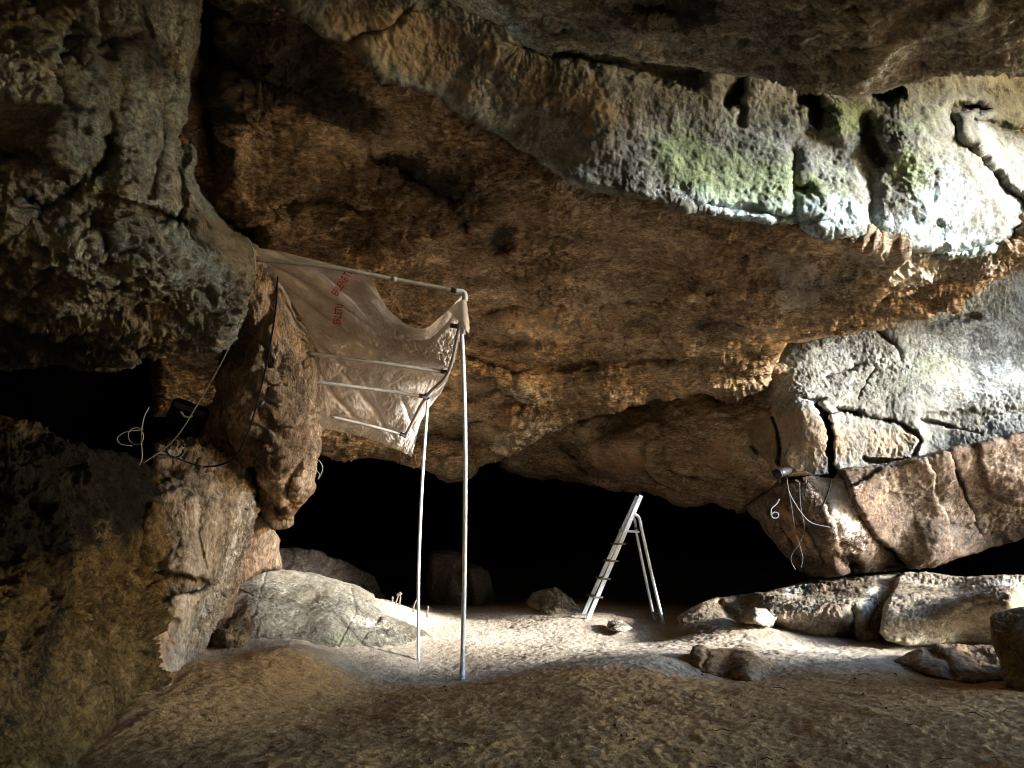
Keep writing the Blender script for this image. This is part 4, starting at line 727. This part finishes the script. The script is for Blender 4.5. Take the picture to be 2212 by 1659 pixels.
def lettering(text, uv0, uv1, hgt):
    cu = bpy.data.curves.new('t', 'FONT'); cu.body = text; cu.offset = .022; o = bpy.data.objects.new('t', cu); col.objects.link(o)
    dg = bpy.context.evaluated_depsgraph_get(); me = bpy.data.meshes.new_from_object(o.evaluated_get(dg))
    v = np.array([q.co[:2] for q in me.vertices]); f = [tuple(p.vertices) for p in me.polygons]
    bpy.data.objects.remove(o); bpy.data.curves.remove(cu); bpy.data.meshes.remove(me)
    v -= v.min(0); v /= v.max(0)
    # baseline from uv0 to uv1 in picture bearings; find the film there
    a, b = np.array(uv0, float), np.array(uv1, float); up = np.array([(b-a)[1], -(b-a)[0]]); up /= np.linalg.norm(up)
    q = a + v[:, :1]*(b-a) + v[:, 1:]*up*hgt
    flat = sg.reshape(-1, 3); out = []
    for k in q:
        j = np.argmin(((flat[:, :2]-k)**2).sum(1)); dd = np.linalg.norm(spos.reshape(-1, 3)[j]-np.array([0, 0, CAMZ]))
        r = P(k[0], k[1], 1.0)-np.array([0, 0, CAMZ]); r /= np.linalg.norm(r); out.append(np.array([0, 0, CAMZ]) + r*(dd-.035))
    return link('lettering', out, f, M_red, sheet, smooth=False)
lettering('ERLENE TU', (729, 641), (764, 588), 17)
lettering('ERLETU', (735, 701), (741, 658), 16)

# ------------------------------------------------------------------ stepladder
M_alu = plain('worn_white_ladder_paint', (.50, .54, .57), rough=.45, spec=.4, var=.12, scale=9)
M_stp = plain('brown_worn_steel', (.10, .075, .05), rough=.6, var=.3, scale=20)
lad = empty('stepladder', tuple(P(1265, 1333, 10.5))); kids = []
tag(lad, 'worn white metal stepladder standing open on the sand', 'stepladder')
n0_, n1_ = P(1270, 1337, 10.3), P(1385, 1070, 10.3); f0_, f1_ = P(1258.5, 1331, 10.78), P(1377, 1072, 10.72)
for a, b in ((n0_, n1_), (f0_, f1_)): kids.append(bar('stile', a, b, .055, .028, (1, 0, .4), M_alu))
kids.append(tube('rear_leg', [P(1434, 1352, 10.3), P(1410, 1250, 10.3), P(1387.5, 1149, 10.3), P(1384, 1132, 10.3), P(1380.5, 1119, 10.3), P(1375, 1113, 10.3), P(1369, 1112, 10.3)], .021, M_alu, seg=8, n=4))
kids.append(tube('rear_leg', [P(1415, 1346, 10.75), P(1395, 1250, 10.74), P(1374.5, 1150, 10.72), P(1371, 1124, 10.72), P(1366, 1116, 10.72)], .020, M_alu, seg=8, n=4))
for t in (.172, .318, .462, .60):
    a = n0_ + t*(n1_-n0_); b = f0_ + t*(f1_-f0_); e = np.array([.045, 0, 0]); V, F = bar_geo(a+np.array([.02, -.03, 0])-e*.2, b+np.array([-.0, .03, 0])-e*.2, .13, .022, (1, 0, 0))
    kids.append(link('step', V, F, M_stp, smooth=False))
a = n0_ + .71*(n1_-n0_); b = f0_ + .71*(f1_-f0_)
kids.append(bar('platform', (a+b)/2 + np.array([-.05, 0, 0]), (P(1381, 1148, 10.3)+P(1374, 1149, 10.72))/2, .40, .028, (0, 1, 0), M_alu))
kids.append(tube('brace', px((1409, 1323, 10.75), (1429, 1329, 10.3)), .011, M_stp, seg=8, n=0))
kids.append(tube('brace', px((1371, 1141, 10.72), (1387, 1141, 10.3)), .014, M_stp, seg=8, n=0))
adopt(lad, *kids)

# ------------------------------------------------------------------ cables, lamps and small things
M_wht = plain('white_cable', (.27, .25, .20), rough=.5, var=.05)
M_blk = plain('black_cable', (.012, .012, .013), rough=.85, spec=.08, var=.1)
M_blkp = plain('black_plastic', (.010, .010, .012), rough=.5, spec=.3, var=.15)
M_lens = plain('lamp_glass', (.03, .035, .045), rough=.15, spec=.5, var=.1)
M_gry = plain('grey_cable', (.10, .105, .115), rough=.45, var=.08)
tag(tube('cable', px((540, 520, 5.15), (550, 560, 5.1), (546, 610, 5.2), (520, 690, 5.3), (480, 780, 5.5), (440, 850, 5.7), (395, 925, 5.9), (360, 965, 6.0), (310, 1000, 6.0)), .0045, M_wht), 'long pale cable swinging down from the hanging rock into the recess', 'cable')
tag(tube('cable', px((600, 598, 6.3), (594, 680, 6.1), (575, 790, 5.98), (553, 880, 6.0), (530, 950, 6.05), (510, 985, 6.1), (480, 1003, 6.15), (445, 1008, 6.4), (410, 1000, 6.35), (370, 985, 6.2), (345, 982, 6.1)), .007, M_blk), 'black cable hanging down the pillar and looping along the left wall', 'cable')
th = np.linspace(.2, 6.2, 40)
tag(tube('cable', [P(378+19*math.cos(a), 967+21*math.sin(a), 6.25+.04*math.sin(a)) for a in th], .008, M_blk, n=0), 'black cable coiled in a ring on top of the left wall', 'cable')
loop = [(322, 880, 5.7), (312, 900, 5.68), (306, 930, 5.7), (306, 965, 5.75), (307, 990, 5.7), (301, 1005, 5.7)]
tag(tube('cable', px(*loop), .004, M_wht), 'white cable end hanging upright beside the loops in the recess', 'cable')
pts = [P(295+15*math.cos(a)*(1+.06*a), 942+18*math.sin(a), 5.72+.02*a) for a in np.linspace(-.5, 5.4, 30)] + px((276, 932, 5.8), (262, 938, 5.8), (253, 948, 5.8), (262, 960, 5.8), (285, 963, 5.8))
tag(tube('cable', pts, .0034, M_wht, n=2), 'tangled loops of thin white cable in the dark left recess', 'cable')
pts = px((678, 990, 7.1), (690, 996, 7.05), (697, 1010, 7.05), (693, 1025, 7.05), (687, 1035, 7.05)) + px((690, 1024, 7.05), (682, 1017, 7.05), (674, 1022, 7.05))
tag(tube('wire', pts, .004, M_wht), 'thin pale wire curl sticking out of the pillar edge', 'wire')
M_old = plain('grey_dusty_plastic', (.13, .13, .12), rough=.6, var=.2)
def boxy(name, c, sx, sy, sz, rotz, roty, mat):
    V = []
    e = .12*min(sx, sy, sz)
    for z, k in ((-sz/2, 1), (-sz/2+e, 0), (sz/2-e, 0), (sz/2, 1)):
        i = e*k; x, y = sx/2-i, sy/2-i; V += [(-x+e, -y, z), (x-e, -y, z), (x, -y+e, z), (x, y-e, z), (x-e, y, z), (-x+e, y, z), (-x, y-e, z), (-x, -y+e, z)]
    F = [(r*8+k, r*8+(k+1) % 8, (r+1)*8+(k+1) % 8, (r+1)*8+k) for r in range(3) for k in range(8)] + [tuple(range(8))[::-1], tuple(range(24, 32))]
    from mathutils import Matrix
    R = Matrix.Rotation(roty, 3, 'Y') @ Matrix.Rotation(rotz, 3, 'Z')
    return link(name, [np.asarray(c)+np.array(R @ Vector(v)) for v in V], F, mat, smooth=False)
M_blkd = plain('matt_black_plastic', (.008, .008, .008), rough=.8, spec=.1); M_old = plain('grey_matt_plastic', (.05, .05, .045), rough=.8, spec=.1)
c0 = P(405, 898, 6.75)
fx = empty('flood_lamp', tuple(c0)); tag(fx, 'dark boxy lamp housing with a grey top rail, half hidden in the left recess', 'lamp')
adopt(fx, boxy('housing', c0, .30, .22, .25, .2, .35, M_blkd), boxy('top_rail', P(410, 885, 6.55), .30, .045, .045, .0, .35, M_old), tube('hook', px((391, 890, 6.32), (398, 899, 6.3), (408, 901, 6.3), (416, 898, 6.31)), .009, M_wht))
# lamp on the right
c1 = P(1690, 1020, 9.0)
sl_ = empty('spot_lamp', tuple(c1)); tag(sl_, 'black spot lamp wedged in the crack of the right wall', 'lamp')
hs = tube('housing', px((1706, 1016, 9.2), (1698, 1018, 9.1), (1688, 1021, 8.98), (1680, 1024, 8.93)), [.03, .05, .055, .06], M_blkp, seg=20, n=0)
ln = tube('lens', [P(1680, 1024, 8.93), P(1679.4, 1024.2, 8.926)], [.052, .050], M_lens, seg=20, n=0)
rg = tube('rim', [P(1681, 1023.7, 8.935), P(1678.8, 1024.4, 8.924)], [.064, .062], M_blkp, seg=20, n=0)
br = tube('bracket', px((1680, 1030, 9.0), (1684, 1041, 9.1), (1676, 1046, 9.3)), .014, M_blkp, seg=8)
adopt(sl_, hs, rg, ln, br)
tag(tube('cord', px((1699, 1028, 8.95), (1704, 1060, 9.0), (1716, 1085, 9.0), (1735, 1113, 9.0), (1755, 1130, 9.02), (1793, 1139, 9.05)), .0042, M_gry), 'grey cord curving right from the spot lamp across the slab', 'cord')
tag(tube('cord', px((1702, 1050, 8.98), (1709, 1090, 9.1), (1717, 1140, 9.25), (1728, 1180, 9.35), (1734, 1205, 9.4), (1730, 1227, 9.45)), .0042, M_gry), 'grey cord hanging straight down from the spot lamp', 'cord')
tag(tube('cord', px((1727, 1042, 8.98), (1729, 1090, 9.05), (1737, 1140, 9.2), (1728, 1172, 9.3), (1712, 1195, 9.4), (1709, 1212, 9.45), (1718, 1230, 9.5)), .0042, M_gry), 'grey cord crossing the hanging one and curling at its end', 'cord')
pts = px((1683, 1078, 9.2), (1678, 1088, 9.2), (1667, 1098, 9.2), (1665, 1110, 9.2)) + [P(1674+7.5*math.cos(a), 1113+6.5*math.sin(a), 9.2) for a in np.linspace(3.3, 9.3, 16)]
tag(tube('cable', pts, .0075, plain('bright_white_cable', (.20, .205, .22), var=.03), n=4), 'thick white cable end curled into a ring on the right slab', 'cable')
tag(tube('cable', px((1746, 1036, 9.0), (1740, 1055, 9.0), (1738, 1072, 9.02)), .007, M_blk), 'short black cable with a white tip hanging over the slab edge', 'cable')
tag(tube('cable', px((1795, 1036, 8.95), (1790, 1060, 8.98), (1780, 1085, 9.0), (1770, 1104, 9.05)), .008, M_blk), 'black cable hanging from where the cracks of the right wall meet', 'cable')
c2 = P(1798, 902, 9.25); cl = empty('clip_lamp', tuple(c2)); tag(cl, 'tiny white clip lamp beside the wide dark crack of the right wall', 'lamp')
adopt(cl, tube('lamp_head', px((1794, 900, 9.25), (1801, 905, 9.2)), [.035, .05], plain('white_lamp_plastic', (.75, .77, .8), var=.03), seg=12, n=0), tube('lamp_cord', px((1796, 899, 9.25), (1803, 892, 9.3), (1815, 889, 9.4)), .007, M_blk))
mass('stone', [(1700, 1027), (1715, 1019), (1740, 1018), (1754, 1025), (1745, 1031), (1715, 1035), (1704, 1033)], [(1702, 1028, 9.05), (1750, 1025, 9.05), (1725, 1026, 8.95)], M_bold, step=1.4, rim=5, R=.06, ragged=1.2, solid=(.2, 7), kind=None,
     disp=[('fbm', 5, .02)], label='small tan stone wedged beside the spot lamp', cat='stone')
# mushrooms on the earth bank
M_mush = plain('pale_mushroom', (.12, .105, .08), rough=.7, var=.1)
MUSH = [('tall thin pale mushroom with the highest cap, behind the patterned slab', [(863, 1302), (865, 1290), (864, 1284)], 7.5), ('pale mushroom leaning right with a wide flat cap, beside the tallest', [(855, 1301), (859, 1291), (860, 1286)], 8), ('small stub mushroom standing close to the ground, left of its cluster', [(847, 1302), (848, 1297), (848, 1293)], 4.5),
        ('bare leaning mushroom stalk standing alone beside the rear pole', [(893, 1313), (896, 1303), (901, 1293)], 2.2), ('single short mushroom with a pointed cap, right of the rear pole', [(923, 1325), (924, 1318), (924.5, 1314)], 4.2)]
for lab, pth, cr in MUSH:
    base = P(*pth[0], 9.9); r = empty('mushroom', tuple(base)); tag(r, lab, 'mushroom', 'mushrooms on the earth bank')
    pt = [P(x, y, 9.9) for x, y in pth]; top = pt[-1]; w = .62*cr*9.9/FPX
    st = tube('stalk', [pt[0]-np.array([0, 0, .05]), pt[0], pt[1], top], [.012, .012, .010, .008], M_mush, seg=8, n=0)
    cp_ = tube('cap', [top+np.array([0, 0, h]) for h in (-.004, 0, .012, .024, .032)], [w*.6, w, w*.9, w*.55, .004], M_mush, seg=14, n=0)
    adopt(r, st, cp_)
# twigs, crumbs of earth
M_deb = plain('dark_crumbs', (.06, .045, .03), rough=.9, var=.3)
V, F = [], []
rr = random.Random(7)
for k in range(420):
    y = 3.6 + 4.2*rr.random()**1.3; x = (rr.random()*2-1)*.72*y + .2
    if y > 6.2 and x < 0: continue
    z = ground_z(x, y)
    if rr.random() < .15:
        L = .03+.09*rr.random(); an = rr.random()*6.28; p0 = np.array([x, y, z+.006]); p2 = p0+L*np.array([math.cos(an), math.sin(an), .15*rr.random()]); p1 = (p0+p2)/2+np.array([0, 0, .012])
        v, f = tube_geo([p0, p1, p2], .0012+.0018*rr.random(), 5)
    else:
        s = .003+.010*rr.random()**3; base = [(1, 0, 0), (-1, 0, 0), (0, 1, 0), (0, -1, 0), (0, 0, .8), (0, 0, -.8)]
        v = [np.array([x, y, z+s*.3]) + s*np.array(b)*(.6+.8*rr.random()) for b in base]; f = [(0, 2, 4), (2, 1, 4), (1, 3, 4), (3, 0, 4), (2, 0, 5), (1, 2, 5), (3, 1, 5), (0, 3, 5)]
    o = len(V); V += list(v); F += [tuple(i+o for i in q) for q in f]
tag(link('debris', V, F, M_deb, smooth=False), 'dark twigs and earth crumbs scattered over the shaded foreground sand', 'debris', kind='stuff')

# ------------------------------------------------------------------ light, sky, camera
SUN = np.array([.91, -.34, .26]); SUN /= np.linalg.norm(SUN)
elev = math.asin(SUN[2]); az = math.atan2(SUN[0], SUN[1])
w = bpy.data.worlds.new('World'); scene.world = w; w.use_nodes = True
nt = w.node_tree; bg = nt.nodes['Background']; sky = nt.nodes.new('ShaderNodeTexSky')
sky.sky_type = 'NISHITA'; sky.sun_disc = False; sky.sun_elevation = elev; sky.sun_rotation = az; sky.dust_density = 0.3; sky.ozone_density = 2.6; sky.air_density = 1.0
nt.links.new(sky.outputs[0], bg.inputs[0]); bg.inputs[1].default_value = .15
ld = bpy.data.lights.new('sun', 'SUN'); ld.energy = 1.4; ld.angle = math.radians(9.0); ld.color = (1, .99, .975)
lo = bpy.data.objects.new('sun', ld); col.objects.link(lo); lo.rotation_euler = Vector(SUN).to_track_quat('Z', 'Y').to_euler(); lo.location = (20, -5, 12)
cd = bpy.data.cameras.new('camera'); co = bpy.data.objects.new('camera', cd); col.objects.link(co)
cd.sensor_fit = 'HORIZONTAL'; cd.sensor_width = 36; cd.lens = 36*FPX/W; cd.clip_start = .05; cd.clip_end = 300
co.location = (0, 0, CAMZ); co.rotation_euler = (math.radians(90)+PITCH, 0, 0)
scene.camera = co
vs = scene.view_settings; vs.view_transform = 'Standard'; vs.look = 'None'; vs.gamma = 1; vs.exposure = 4.05
cy = scene.cycles; cy.pixel_filter_type = 'BLACKMAN_HARRIS'; cy.filter_width = 1.05; cy.use_denoising = True; cy.max_bounces = 8; cy.diffuse_bounces = 5; cy.transparent_max_bounces = 12; cy.glossy_bounces = 3
cy.sample_clamp_indirect = 6; cy.use_adaptive_sampling = False; cy.caustics_reflective = False; cy.caustics_refractive = False
